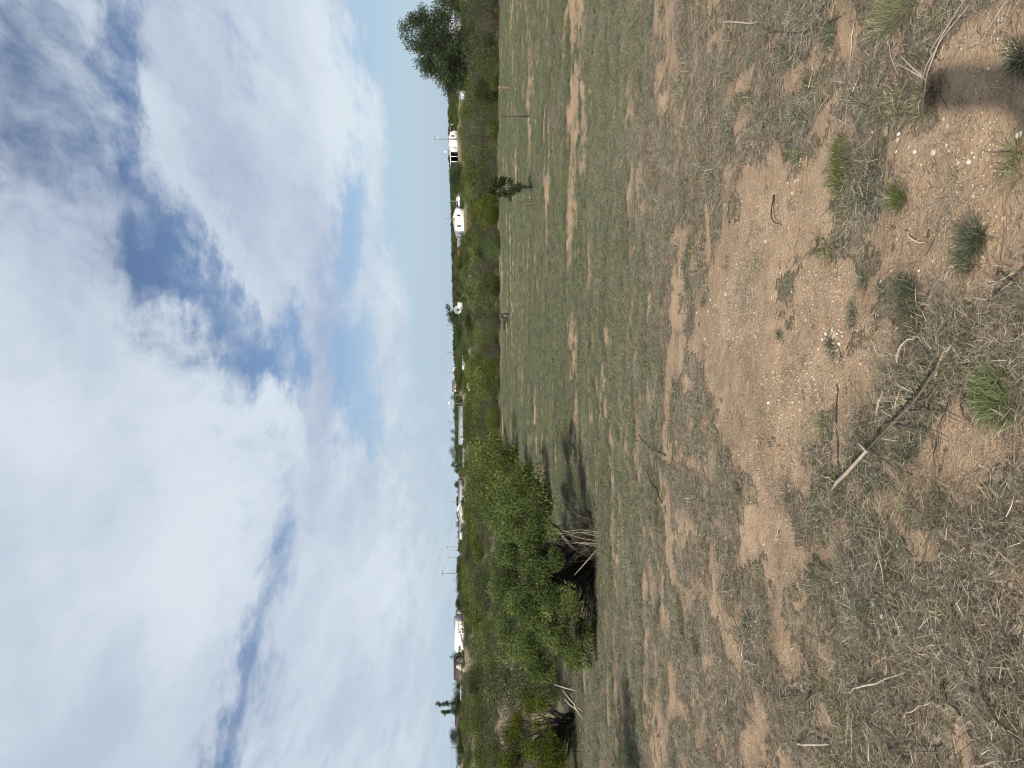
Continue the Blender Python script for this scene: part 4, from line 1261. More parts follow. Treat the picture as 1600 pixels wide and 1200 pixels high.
# cream gable building with carports on both sides
s = Site(978, 280, 713.5)
e = gable_front('gable_building', 'cream gable fronted building with a dark carport on each side', s, s.x(964), s.x(992.5), s.z(703.2), s.z(700.6), 11, 'white', 'pale_grey', ax=s.x(979))
door(e, s.x(966.5), s.x(969), 2.0, 0, 'pale_grey')
window(e, s.x(985), s.x(987.5), 1.0, 1.9, 0, 'trim_grey', 1)
s = Site(955, 279, 715.5)
carport('carport', 'dark carport with white posts left of the cream gable building', s, s.x(946.5), s.x(962.5), s.z(704.5), 7, 'white', 'white', 2)
s = Site(998, 281, 713)
carport('carport', 'dark carport with one white post right of the cream gable building', s, s.x(993.5), s.x(1004), s.z(705), 7, 'roof_grey', 'white', 1)
vehicle('parked_car', 'grey car parked in the carport right of the cream gable building', 'car', (s.p[0] - .2, s.p[1] + 3.0, s.p[2]), R(95), 'pale_grey', 4.3, 1.7, 1.5)
for U, lab in ((1012, 'small white shed roof between the gable building and the big dark tree'),):
    s = Site(1052, 150, None)
    e = empty('pale_shed', s.p, 0, 'small pale shed glimpsed left of the big dark tree', 'shed')
    MB().box(s.x(1047), s.x(1057), 0, 2.0, -.5, s.z(718.6)).build('wall', M['pale_grey'], e)
    MB().box(s.x(1046), s.x(1058), -.2, 2.2, s.z(718.6), s.z(717.8)).build('roof', M['pale_grey'], e)

# white house
s = Site(855, 280, 726.5)
e = gable_front('white_house', 'bright white house with two small dark windows and an orange gable board', s, s.x(838.5), s.x(873.5), s.z(711.6), s.z(708), 8, 'white', 'pale_grey', .2, ax=s.x(860))
MB().prism([(s.x(848.5), s.z(710.9)), (s.x(858), s.z(711.3)), (s.x(859.2), s.z(708.6)), (s.x(857.4), s.z(708.9))], -.06, -.003).build('gable_board', M['orange'], e)
window(e, s.x(861.3), s.x(863.9), s.z(719), s.z(713.6), 0, 'trim_grey', 1)
window(e, s.x(844.8), s.x(847.4), s.z(720), s.z(714.2), 0, 'trim_grey', 1)
MB().box(s.x(852.5), s.x(853.8), -.12, -.003, s.z(722.8), s.z(721.8)).build('meter_box', M['trim_grey'], e)
s = Site(835, 279.5, 726)
e = carport('porch', 'pale grey porch against the left end of the white house', s, s.x(831.5), s.x(837.6), s.z(713.4), 5, 'pale_grey', 'pale_grey', 3, True, False)
MB().box(s.x(831.8), s.x(837.4), -.03, .05, .4, 1.0).build('railing', M['pale_grey'], e)
s = Site(822, 281, 725.5)
e = empty('metal_shed', s.p, 0, 'long low pale metal shed left of the white house porch', 'shed')
MB().box(s.x(814.5), s.x(831), 0, 4, s.z(721.5), s.z(716)).build('wall', M['pale_grey'], e)
MB().box(s.x(814.6), s.x(830.9), .05, 3.9, -.5, s.z(721.5)).build('base', M['trim_grey'], e)
MB().box(s.x(814), s.x(831.3), -.3, 4.3, s.z(716), s.z(715.2)).build('roof', M['white'], e)
s = Site(806, 283, 724.5)
e = empty('red_container', s.p, 0, 'red brown container beside the long low metal shed', 'container')
MB().box(s.x(800.5), s.x(812.5), 0, 2.5, .1, s.z(715.4)).build('body', M['red_paint'], e)
for q in range(9):
    xx = s.x(801.2 + q * 1.3)
    MB().box(xx, xx + .12, -.05, -.003, .2, s.z(715.7)).build('rib', M['red_paint'], e)
vehicle('parked_car', 'dark blue car in front of the red container', 'car', at(799, 278) + np.array((0, 0, .12)), R(8), 'blue_paint', 4.4, 1.8, 1.6)
s = Site(884, 284, 722.8)
carport('carport', 'long dark carport right of the white house', s, s.x(874.5), s.x(894), s.z(713.6), 8, 'roof_grey', 'pale_grey', 3, True, True)
vehicle('pickup_truck', 'white pickup at the right end of the long dark carport', 'pickup', at(888, 279.5) + np.array((0, 0, .75)), R(170), 'white', 5.0, 1.9, 1.8, 'truck')
vehicle('parked_car', 'blue car in the long dark carport next to the white house', 'car', at(877.5, 280.5) + np.array((0, 0, .2)), R(92), 'blue_paint', 4.2, 1.7, 1.45)

# satellite dish
s = Site(715.5, 230, 724)
e = empty('satellite_dish', s.p, 0, 'big round white satellite dish with a dark centre below the leaning pine', 'satellite dish')
cz, rd = s.z(715.2), 6.6 * s.k
m = MB(); rings, sg = 7, 24
V_ = [(0, .35, cz)]
for q in range(1, rings + 1):
    rr_ = rd * q / rings
    V_ += [(rr_ * math.cos(2 * math.pi * a / sg), .35 - .5 * (q / rings) ** 2, cz + rr_ * math.sin(2 * math.pi * a / sg)) for a in range(sg)]
Q_, T_ = [], [(0, 1 + a, 1 + (a + 1) % sg) for a in range(sg)]
for q in range(rings - 1):
    o_ = 1 + q * sg
    Q_ += [(o_ + a, o_ + sg + a, o_ + sg + (a + 1) % sg, o_ + (a + 1) % sg) for a in range(sg)]
V_ += [(a, b + .04, c) for a, b, c in V_]
nn = len(V_) // 2
Q_ += [tuple(v + nn for v in q[::-1]) for q in Q_]; T_ += [tuple(v + nn for v in q[::-1]) for q in T_]
m.add(V_, Q_, T_).build('dish', M['pale_grey'], e, True)
MB().tube([(0, .30, cz), (0, -.15, cz)], [.42, .36], 12).build('feed_housing', M['dark_shade'], e)
for a in range(3):
    an = a * 2.09 + .5
    MB().tube([(rd * .9 * math.cos(an), -.1, cz + rd * .9 * math.sin(an)), (0, -.2, cz)], .025, 4).build('strut', M['pale_grey'], e)
MB().tube([(0, .5, -.4), (0, .5, cz)], .09, 8).build('mast', M['trim_grey'], e)
s = Site(703, 236, 722)
e = long_house('white_cabin', 'little white cabin half hidden left of the satellite dish', s, s.x(695), s.x(708), s.z(718.5), s.z(715.8), 3, 'tan_wall', 'white', .2)
s = Site(722, 240, 720)
e = long_house('white_cabin', 'little white roofed cabin right of the satellite dish', s, s.x(717), s.x(727), s.z(717.5), s.z(715.2), 3, 'white', 'white', .2)

# pale roofs in the middle
s = Site(589, 205, 732)
e = long_house('low_shed', 'long low shed with pale roof above the caliche mound', s, s.x(572), s.x(605.5), s.z(728.5), s.z(724), 4.5, 'tan_wall', 'pale_grey', .2, 'shed')
s = Site(596, 135, None)
e_ = stone_arr(np.random.default_rng(71), 1.0, .8, 2)
cm_o = obj('caliche_mound', mesh_np('caliche_mound', e_[0] * np.array((.60, .45, .42)) + np.array((0, 0, .25)), e_[1], M['caliche'], None), None, at(596, 122) + np.array((0, 0, .72)))
tag(cm_o, 'pale caliche mound among the bushes below the low pale shed', 'mound')
s = Site(535, 260, 728)
e = long_house('long_house', 'long low house with pale grey roof over porch shade painted into the wall', s, s.x(507), s.x(563.5), s.z(722.6), s.z(716.2), 8, 'dark_shade', 'roof_pale', .5)  # dark wall colour stands in for the shade under the porch roof
for U in (509, 514, 521, 528, 536, 545, 554, 562): MB().box(s.x(U) - .07, s.x(U) + .07, -.45, -.3, -.5, s.z(723.4)).build('porch_post', M['white'], e)
MB().box(s.x(549), s.x(556), -.05, -.003, .3, 1.6).build('porch_screen', M['roof_red'], e)
window(e, s.x(515), s.x(519), 1.0, 1.9, 0, 'white', 1); window(e, s.x(531), s.x(534), 1.0, 1.9, 0, 'white', 1)
s = Site(488, 240, 730)
e = long_house('low_house', 'low pale roofed house left of the long low house', s, s.x(470), s.x(505.5), s.z(726.8), s.z(723.2), 5, 'tan_wall', 'pale_grey', .3)
window(e, s.x(490), s.x(493), .5, 1.2, 0, 'white', 0)
s = Site(596.5, 560, 712.5)
e = long_house('red_roof_house', 'distant house with dull red roof on the skyline right of the lamp pole', s, s.x(588), s.x(605), s.z(710), s.z(706.8), 7, 'white', 'roof_red', .3)
window(e, s.x(592), s.x(594), .5, 1.1, 0, 'trim_grey', 0)
s = Site(622, 560, 712.5)
e = gable_front('white_cottage', 'tiny white cottage on the skyline right of the red roofed house', s, s.x(617.5), s.x(626), s.z(709.6), s.z(707.2), 6, 'white', 'pale_grey')
for U, V0, V1, dp, lab in [(628, 722.5, 727.5, 180, 'white roofed shed among bushes right of the caliche mound, nearer to it'), (640, 722.8, 726, 200, 'small pale roofed shed among bushes left of the dark juniper')]:
    s = Site(U, dp, V1 + 3)
    e = empty('white_shed', s.p, 0, lab, 'shed')
    MB().box(s.x(U - 5), s.x(U + 5), 0, 2.4, -.5, s.z(V0 + 1.8)).build('wall', M['tan_wall'], e)
    V_ = [(s.x(U - 6), -.3, s.z(V1 - 1.5)), (s.x(U + 6), -.3, s.z(V1 - 1.5)), (s.x(U + 6), 2.7, s.z(V0)), (s.x(U - 6), 2.7, s.z(V0))]
    MB().add(V_ + [(a, b, c + .1) for a, b, c in V_], [(0, 3, 2, 1), (4, 5, 6, 7), (0, 1, 5, 4), (1, 2, 6, 5), (2, 3, 7, 6), (3, 0, 4, 7)]).build('roof', M['white'], e)

# grey roofed houses
s = Site(425, 300, 727)
e = long_house('grey_house', 'long grey roofed house with white framed windows, right one of the two', s, s.x(408), s.x(448), s.z(720.6), s.z(716.2), 8, 'trim_grey', 'roof_grey', .4)
for U in (441, 435, 428, 421): window(e, s.x(U - 1.3), s.x(U + 1.3), s.z(725), s.z(721.4), 0, 'white', 1, .10)
MB().box(s.x(407.6), s.x(448.4), -.47, -.40, s.z(721.0), s.z(720.2)).build('fascia', M['white'], e)
s = Site(396, 292, 728)
e = gable_front('gabled_house', 'grey gabled house with white trim and white window frames between longer roofs', s, s.x(384), s.x(412), s.z(719.8), s.z(715.2), 9, 'trim_grey', 'white', .4, ax=s.x(402))
for U in (408, 404, 390): window(e, s.x(U - 1.5), s.x(U + 1.5), s.z(726), s.z(721.2), 0, 'white', 1, .12)
MB().box(s.x(394.5), s.x(398.5), -.06, -.003, 0, s.z(721)).build('door', M['white'], e)
s = Site(372, 302, 727)
e = long_house('grey_house', 'long grey roofed house with a tan wall, left one of the two', s, s.x(358), s.x(384), s.z(721), s.z(716.8), 8, 'tan_wall', 'roof_grey', .4)
window(e, s.x(372), s.x(375), s.z(725), s.z(722), 0, 'white', 1, .1)
s = Site(362, 297, 727)
e = empty('white_garage', s.p, 0, 'bright white garage at the left end of the grey roofed houses', 'garage')
MB().box(s.x(357), s.x(367), 0, 5, -.5, s.z(718.6)).build('wall', M['white'], e)
MB().box(s.x(356.5), s.x(367.5), -.2, 5.2, s.z(718.6), s.z(718)).build('roof', M['pale_grey'], e)
MB().box(s.x(359), s.x(365), -.05, -.003, 0, s.z(720.5)).build('door', M['pale_grey'], e)
# white rail along the road there
rl = MB()
a_, b_ = at(309, 262), at(190, 262)
for q in range(25):
    t_ = q / 24
    p_ = a_ * (1 - t_) + b_ * t_
    zz_ = float(H(p_[0], p_[1]))
    rl.box(p_[0] - .05, p_[0] + .05, p_[1] - .05, p_[1] + .05, zz_ - .3, zz_ + .62)
    if q < 24:
        p2_ = a_ * (1 - (q + 1) / 24) + b_ * ((q + 1) / 24)
        z2_ = float(H(p2_[0], p2_[1]))
        rl.tube([(p_[0], p_[1] - .08, zz_ + .5), (p2_[0], p2_[1] - .08, z2_ + .5)], .09, 4)
o = rl.build('pipe_rail', M['pale_grey'])
tag(o, 'thin pale pipe rail running along the road before the left houses', 'rail fence')

# cream shed, white vehicles, brown roofed house
s = Site(206, 300, 726)
e = long_house('cream_shed', 'long cream metal shed with white roof edge', s, s.x(182), s.x(230), s.z(715.4), s.z(709.4), 9, 'cream', 'white', .3)
MB().box(s.x(230.1), s.x(230.6), -.3, 9.3, -.5, s.z(712)).build('end_trim', M['trim_grey'], e)
door(e, s.x(222), s.x(225), 2.2, 0, 'pale_grey')
s = Site(236, 312, 726)
e = long_house('grey_shed', 'grey roofed shed joined to the right end of the cream shed', s, s.x(231.5), s.x(242), s.z(716), s.z(712.2), 6, 'cream', 'roof_grey', .2)
p_ = at(202, 291)
e = empty('box_truck', p_, 0, 'white box truck parked before the cream shed', 'truck')
MB().box(-2.0, 2.3, -1.1, 1.1, .8, 2.7).build('cargo_box', M['white'], e)
MB().prism([(2.32, .5), (3.9, .5), (3.9, 1.2), (3.4, 2.1), (2.32, 2.1)], -1.0, 1.0).build('cab', M['white'], e)
MB().prism([(2.6, 1.3), (3.6, 1.3), (3.25, 1.95), (2.6, 1.95)], -1.03, -1.003).build('window', M['glass'], e)
for xx in (-1.2, 3.0):
    for yy in (-1.05, .8): MB().tube([(xx, yy, .42), (xx, yy + .25, .42)], .42, 12).build('wheel', M['tyre'], e)
vehicle('van', 'white van parked left of the white box truck', 'van', at(188, 290), R(178), 'white', 5.2, 2.0, 2.1)
s = Site(149, 280, 726)
e = long_house('brown_house', 'house with big brown roof and tan gable left of the palm', s, s.x(134), s.x(163), s.z(720.5), s.z(709.2), 9, 'tan_wall', 'roof_brown', .4)
MB().prism([(s.x(155), s.z(720)), (s.x(165), s.z(720)), (s.x(160), s.z(712.5))], -1.2, 1.2).build('porch_gable', M['tan_wall'], e)
MB().box(s.x(154.6), s.x(165.4), -1.25, -1.203, s.z(720.6), s.z(719.9)).build('fascia', M['white'], e)
window(e, s.x(143), s.x(146), .8, 1.5, 0, 'white', 1)
s = Site(76, 276, 726)
e = long_house('low_brown_house', 'low dark roofed house between the cypress trees and the lone rounded tree', s, s.x(62), s.x(88), s.z(718), s.z(711.2), 7, 'tan_wall', 'roof_brown', .4)
window(e, s.x(70), s.x(73), .6, 1.3, 0, 'white', 1)
s = Site(118, 270, 726.5)
e = empty('farm_clutter', s.p, 0, 'grey old trailer parked beneath the dark trees right of the cypress', 'trailer')
MB().box(-2.4, 2.4, 0, 2.2, .5, 1.7).build('body', M['trim_grey'], e)
for xx in (-.6, .6): MB().tube([(xx, -.05, .4), (xx, .2, .4)], .38, 12).build('wheel', M['tyre'], e)
window(e, -2.0, -1.3, 1.0, 1.4, 0, 'trim_grey', 0); window(e, .9, 1.7, 1.0, 1.4, 0, 'trim_grey', 0)
e.name = 'old_trailer'
s = Site(4, 300, 727)
long_house('grey_barn', 'grey barn roof cut by the left edge beyond the scrub', s, s.x(-14), s.x(9), s.z(719), s.z(714.4), 8, 'tan_wall', 'pale_grey', .3)

# low shrubs growing before the buildings
for i_, (U, dp, hh, kind, lab) in enumerate([(228, 284, 1.3, 'bright', 'at the right end of the cream shed'), (216, 282, 1.1, 'olive', 'before the door of the cream shed'), (194, 280, .9, 'bright', 'below the white vehicles by the cream shed'), (180, 280, 1.5, 'bright', 'left of the white van'),
        (163, 268, 1.6, 'olive', 'at the porch of the brown roofed house'), (147, 266, 1.8, 'bright', 'before the window of the brown roofed house'), (133, 266, 1.9, 'olive', 'at the left end of the brown roofed house'), (118, 258, 1.8, 'dark', 'hiding the old grey trailer'), (106, 256, 1.9, 'bright', 'under the taller cypress'), (84, 260, 1.6, 'olive', 'before the low dark roofed house'), (66, 262, 1.7, 'bright', 'at the left end of the low dark roofed house'),
        (362, 284, 1.0, 'olive', 'before the white garage'), (376, 282, 1.5, 'bright', 'before the left grey house'), (392, 276, 1.2, 'bright', 'before the gabled house'), (414, 284, 1.4, 'olive', 'between the gabled house and the right grey house'), (431, 284, 1.0, 'bright', 'before the windows of the right grey house'), (447, 282, 1.6, 'olive', 'at the right end of the right grey house'),
        (473, 224, 1.3, 'bright', 'before the left part of the low pale roofed house'), (489, 226, 1.2, 'olive', 'before the low pale roofed house'), (504, 236, 1.6, 'bright', 'between the low pale roofed house and the long low house'), (520, 244, 1.2, 'bright', 'before the left porch posts of the long low house'), (538, 244, 1.3, 'olive', 'before the middle of the long low house'), (556, 244, 1.1, 'bright', 'before the right porch posts of the long low house'),
        (574, 190, 1.4, 'bright', 'at the left end of the long low shed'), (606, 190, 1.5, 'olive', 'at the right end of the long low shed'), (702, 216, 1.4, 'bright', 'before the little cabin left of the dish'), (714, 214, 1.3, 'bright', 'under the satellite dish'), (728, 222, 1.6, 'olive', 'right of the satellite dish'),
        (809, 262, 1.0, 'olive', 'before the red container'), (825, 262, .8, 'bright', 'before the long low metal shed'), (1150, 176, 1.6, 'bright', 'before the pale trailer'), (1176, 172, 1.5, 'olive', 'under the window of the pale trailer'), (1196, 170, 1.6, 'bright', 'before the right part of the pale trailer'), (1010, 262, 1.5, 'olive', 'right of the carport with one post'), (1028, 255, 1.9, 'bright', 'on the rise left of the big dark tree')]):
    W_ = {'bright': 2.9, 'olive': 2.9, 'dark': 2.3}[kind]
    ww = random.uniform(2.6, 3.6)
    plant('scrub_shrub', 'low %s shrub %s' % ({'bright': 'bright green', 'olive': 'olive', 'dark': 'dark'}[kind], lab), 'shrub', at(U, dp), KIND[kind][i_ % 3], random.uniform(0, 6), (ww / W_, ww / W_, hh / 2.0), 'shrubs of the scrub beyond the field')

# ------------------------------------------------------------------ poles
def utility_pole(U, Vtop, depth, label, arm=True, extra=None, lamp=False, r0=.17):
    p = at(U, depth)
    h_ = zof(Vtop, depth) - p[2]
    e = empty('utility_pole', p, 0, label, 'utility pole')
    MB().tube([(0, 0, -.5), (0, 0, h_ * .5), (0, 0, h_)], [r0, r0 * .85, r0 * .68], 8).build('post', M['pole_wood'], e)
    if arm:
        a = MB().box(-1.1, 1.1, -.12, -.02 + .02, h_ - .75, h_ - .60).build('crossarm', M['pole_wood'], e)
        for xx in (-1.0, -.45, .45, 1.0): MB().tube([(xx, -.06, h_ - .60), (xx, -.06, h_ - .38)], [.07, .05], 6).build('insulator', M['pale_grey'], a)
    if extra == 'transformer':
        MB().tube([(.42, -.1, h_ - 2.6), (.42, -.1, h_ - 1.5)], .27, 10).build('transformer', M['pale_grey'], e)
    if lamp:
        l = MB().tube([(0, 0, h_ - .3), (.15, -.7, h_ + .15)], .05, 6).build('lamp_arm', M['trim_grey'], e)
        A, F_ = stone_arr(np.random.default_rng(3), .55, .8, 2)
        obj('lamp_head', mesh_np('lamp_head', A + np.array((.15, -.9, h_ + .1)), F_, M['lamp_white']), l)
    return e
for args in [(981, 677, 277, 'tall utility pole with grey transformer before the cream gable building', True, 'transformer'),
             (885, 701.5, 278, 'pale thin pole before the long dark carport', False), (857, 694, 330, 'thin pole rising behind the white house', False),
             (742, 698, 560, 'thin pole on the skyline right of the leaning pine', False), (691, 698, 480, 'dark pole on the skyline just left of the satellite dish', True),
             (685, 698.5, 500, 'second dark pole left of the satellite dish', False), (649, 696, 520, 'faint thin pole on the skyline between juniper and white cottage', False),
             (617, 697, 500, 'pole with a crossarm beside the tiny white cottage', True), (570, 703, 250, 'pole with a big white lamp head before the long low house', False, None, True, .11),
             (583, 711, 240, 'short pale pole behind the low pale shed', False), (540, 698.5, 520, 'thin pole on the skyline above the long low house', True),
             (416, 703, 330, 'pole above the roof of the right grey house', False), (378, 710.5, 420, 'short pole beyond the left grey house', True), (361, 712, 430, 'small pole beyond the white garage', True),
             (346, 697, 440, 'tall pole right of the pole group by the left trees', True), (341, 703.5, 440, 'shorter pole with a box in the left pole group', False, 'transformer'),
             (330, 698.5, 440, 'third pole of the left pole group', False), (305, 688.5, 288, 'tallest pole of the left pole group, near the road', True), (294, 708.5, 430, 'small pole left of the tallest pole', True),
             (266, 712, 450, 'faint pole above the trees right of the cream shed', False), (133, 706, 330, 'thin pole behind the brown roofed house', False), (73, 706, 340, 'thin pole left of the cypress pair', False),
             (33, 703.5, 285, 'pole between the lone rounded tree and the far left tree', True)]:
    utility_pole(*args)
# wires between the left poles
def wire(pa, pb, sag, label):
    t_ = np.linspace(0, 1, 14)[:, None]
    Pp = np.array(pa) * (1 - t_) + np.array(pb) * t_
    Pp[:, 2] -= sag * 4 * (t_ * (1 - t_))[:, 0]
    o = MB().tube(Pp, .022, 4).build('overhead_wire', M['metal_dark'])
    tag(o, label, 'overhead wire')
def top(U, V_, dp): return ((U - 600) / F_PX * dp, dp, zof(V_, dp))
wire(top(346, 699, 440), top(416, 705, 330), 1.2, 'thin overhead wire running right from the left pole group')
wire(top(305, 690.5, 288), top(346, 699, 440), 1.5, 'thin overhead wire between the tallest pole and the pole group')
wire(top(33, 706, 285), (-205.0, 300.0, 9.0), 1.2, 'thin overhead wire leaving the left edge')
wire(top(33, 706, 285), top(133, 708, 330), 1.5, 'thin overhead wire from the left pole towards the brown roofed house')
# round yard light on a thin mast by the gable building
p = at(961.5, 279); h_ = zof(697.5, 279) - p[2]
e = empty('yard_light', p, 0, 'yard light with small white globe left of the cream gable building', 'yard light')
MB().tube([(0, 0, -.4), (0, 0, h_)], .04, 6).build('mast', M['trim_grey'], e)
A, F_ = stone_arr(np.random.default_rng(4), .42, 1.0, 2)
obj('globe', mesh_np('globe', A + np.array((0, 0, h_ + .3)), F_, M['lamp_white'], None, True), e)

# ------------------------------------------------------------------ things standing in the field
q = hit(829, 182)
k = mpp(q)
e = empty('fence_post', q, 0, 'thin dark metal fence post standing alone in the field', 'fence post')
hp = 47 * k
MB().tube([(0, 0, -.25), (-.01, 0, hp * .5), (-.025, 0, hp)], .017, 6).build('shaft', M['metal_dark'], e)
MB().prism([(-.07, .03), (.07, .03), (.05, -.09), (-.05, -.09)], -.006, .006).build('anchor_plate', M['metal_dark'], e)
for z_ in np.linspace(.2, hp - .1, 7): MB().box(-.026, .0, -.024, -.012, z_, z_ + .02).build('stud', M['metal_dark'], e)
q = hit(797, 137)
k = mpp(q)
e = empty('post_stub', q, .3, 'weathered brown wooden post stub at the far edge of the field under the big tree', 'post')
MB().tube([(0, 0, -.2), (.01, 0, 9 * k), (-.02, 0, 18 * k)], [.085, .08, .07], 8).build('post', M['post_brown'], e)
MB().box(-.30, .22, -.10, -.075 + .0, 14 * k, 15.6 * k).build('rail', M['post_brown'], e)
q = hit(797, 491)
k = mpp(q)
e = empty('broken_post', q, 0, 'short dark upright post beside the dark stump at the field edge', 'post')
MB().tube([(0, 0, -.2), (.02, 0, 8 * k), (.0, 0, 16 * k)], [.06, .055, .05], 7).build('post', M['metal_dark'], e)
q = hit(794.5, 501)
k = mpp(q)
mb = MB()
mb.tube([(0, 0, -.05), (.02, 0, 4.5 * k), (.16, 0, 9 * k), (.30, -.05, 12 * k)], [.12, .11, .09, .05], 7)
mb.tube([(.05, 0, 6 * k), (-.12, .02, 7.2 * k), (-.42, 0, 7.0 * k), (-.5, 0, 8.6 * k)], [.09, .08, .06, .03], 6)
mb.tube([(.0, 0, 3 * k), (.10, -.05, 4.2 * k), (.22, -.1, 2.4 * k)], [.06, .05, .02], 5)
o = mb.build('dark_stump', M['stick_dark'], None, True, q)
tag(o, 'dark broken stump with crooked arms at the far edge of the field', 'stump')
# leafy sapling
q = hit(835, 293)
k = mpp(q)
lob = [((U - 907) * k, dy, (835 - V_) * k, rp * k) for U, V_, rp, dy in [(907, 808, 6, 0), (903, 801, 7, .1), (911, 795, 7, -.1), (898, 790, 7, 0), (917, 785, 7, .1), (892, 782, 6, -.1), (906, 780, 8, 0), (920, 776, 5, .1), (898, 773, 7, .1), (911, 770, 6, -.1), (887, 775, 4, 0), (903, 765, 4, 0), (890, 797, 3, 0), (915, 812, 3, 0)]]
sm = shrub_meshes(670, 1.5, .9, .8, 1500, .085, .042, 'leaf_dark', 46, .075, stems=1, lobes=lob, droop=.2, bark='bark_dark', trunk_r=.022, twig=20)
plant('sapling', 'small leafy sapling standing alone in the field before the far bushes', 'sapling', q, sm)
mb = MB()
for dx in (-.55, -.42, -.36): mb.tube([(dx, .2, -.05), (dx - .02, .2, .35), (dx + .05 * dx, .22, .62)], [.014, .012, .006], 5)
mb.tube([(-.55, .2, .5), (-.25, .2, .55), (-.1, .15, .45)], [.01, .012, .008], 5)
o = mb.build('dead_shrub', M['stick_brown'], None, False, q)
tag(o, 'dry brown bare shrub just left of the leafy sapling', 'shrub')
# pale stones by the thin post
for i_, (px, py, rp, lab) in enumerate([(836, 171, 2.2, 'pale stone right of the foot of the thin metal post'), (839, 190, 2.8, 'pale stone left of the foot of the thin metal post')]):
    q = hit(px, py); A, F_ = stone_arr(np.random.default_rng(700 + i_), rp * mpp(q), .7, 1)
    tag(obj('stone', mesh_np('stone', A + np.array((0, 0, rp * mpp(q) * .3)), F_, M['stone_white']), None, q), lab, 'stone', 'stones lying on the field')

# ------------------------------------------------------------------ grass tufts near the camera
def Qk(n, seg=3):
    o_ = np.arange(n)[:, None] * (2 * seg + 1)
    return np.concatenate([o_ + np.array([[2 * s_, 2 * s_ + 1, 2 * s_ + 3, 2 * s_ + 2]]) for s_ in range(seg - 1)])
def Tk(n, seg=3):
    return np.arange(n)[:, None] * (2 * seg + 1) + np.array([[2 * seg - 2, 2 * seg - 1, 2 * seg]])
def tuft(px, py, rv, ru, n, kind, label, ln=None, lean=.40, curl=.9, w=.0030, tone=.5, name='grass_clump', cat='grass clump'):
    q = hit(px, py)
    k = mpp(q)
    a, b = hit(px - rv, py), hit(px + rv, py)
    ry = abs(a[1] - b[1]) / 2 * .75
    rx = ru * k * .8
    r = np.random.default_rng(int(px * 7 + py))
    V_, Q_, T_, a_ = blades(r, n, 1.0, ln or rx * 1.0, w, lean, curl, tone, seg=3)
    # spread the roots over the clump, blades keep their own size
    kk = 7
    base = V_.reshape(n, kk, 3)
    root = base[:, :2].mean(1, keepdims=True)
    base = base - root
    base[..., 2] += 0
    rad = np.sqrt(r.uniform(0, 1, n)) * (1 + .25 * r.normal(0, 1, n)).clip(.4, 1.5)
    an = np.arctan2(root[:, 0, 1], root[:, 0, 0])
    lump = .75 + .5 * vn(np.cos(an) * 2 + px, np.sin(an) * 2 + py, 5)
    ns = max(3, n // 110)                                    # several crowns grown together
    sa_, sr_ = r.uniform(0, 6.28, ns), np.sqrt(r.uniform(0, 1, ns)) * .85
    pick = r.integers(0, ns, n)
    root = np.stack(((sr_[pick] * np.cos(sa_[pick]) + rad * lump * np.cos(an) * .42) * rx, (sr_[pick] * np.sin(sa_[pick]) + rad * lump * np.sin(an) * .42) * ry, np.zeros(n)), 1)
    root[:, 2] = H(q[0] + root[:, 0], q[1] + root[:, 1]) - q[2] - .004
    nd = int(n * .3) if kind != 'straw' else 0               # last year's dead blades among the green
    V_ = (base[nd:] + root[nd:, None, :]).reshape(-1, 3)
    m2 = n - nd
    o = obj(name, mesh_np(name, V_, [Q_[:m2 * 2] if False else Qk(m2), Tk(m2)], M[kind], {'tone': a_[nd * kk:]}), None, q)
    if nd:
        Vd = (base[:nd] * np.array((1.15, 1.15, .72)) + root[:nd, None, :] * np.array((1.18, 1.18, 1))).reshape(-1, 3)
        obj('dead_blades', mesh_np('dead_blades', Vd, [Qk(nd), Tk(nd)], M['straw' if int(px) % 2 else 'straw_grey'], {'tone': a_[:nd * kk]}), o)
    return tag(o, label, cat)
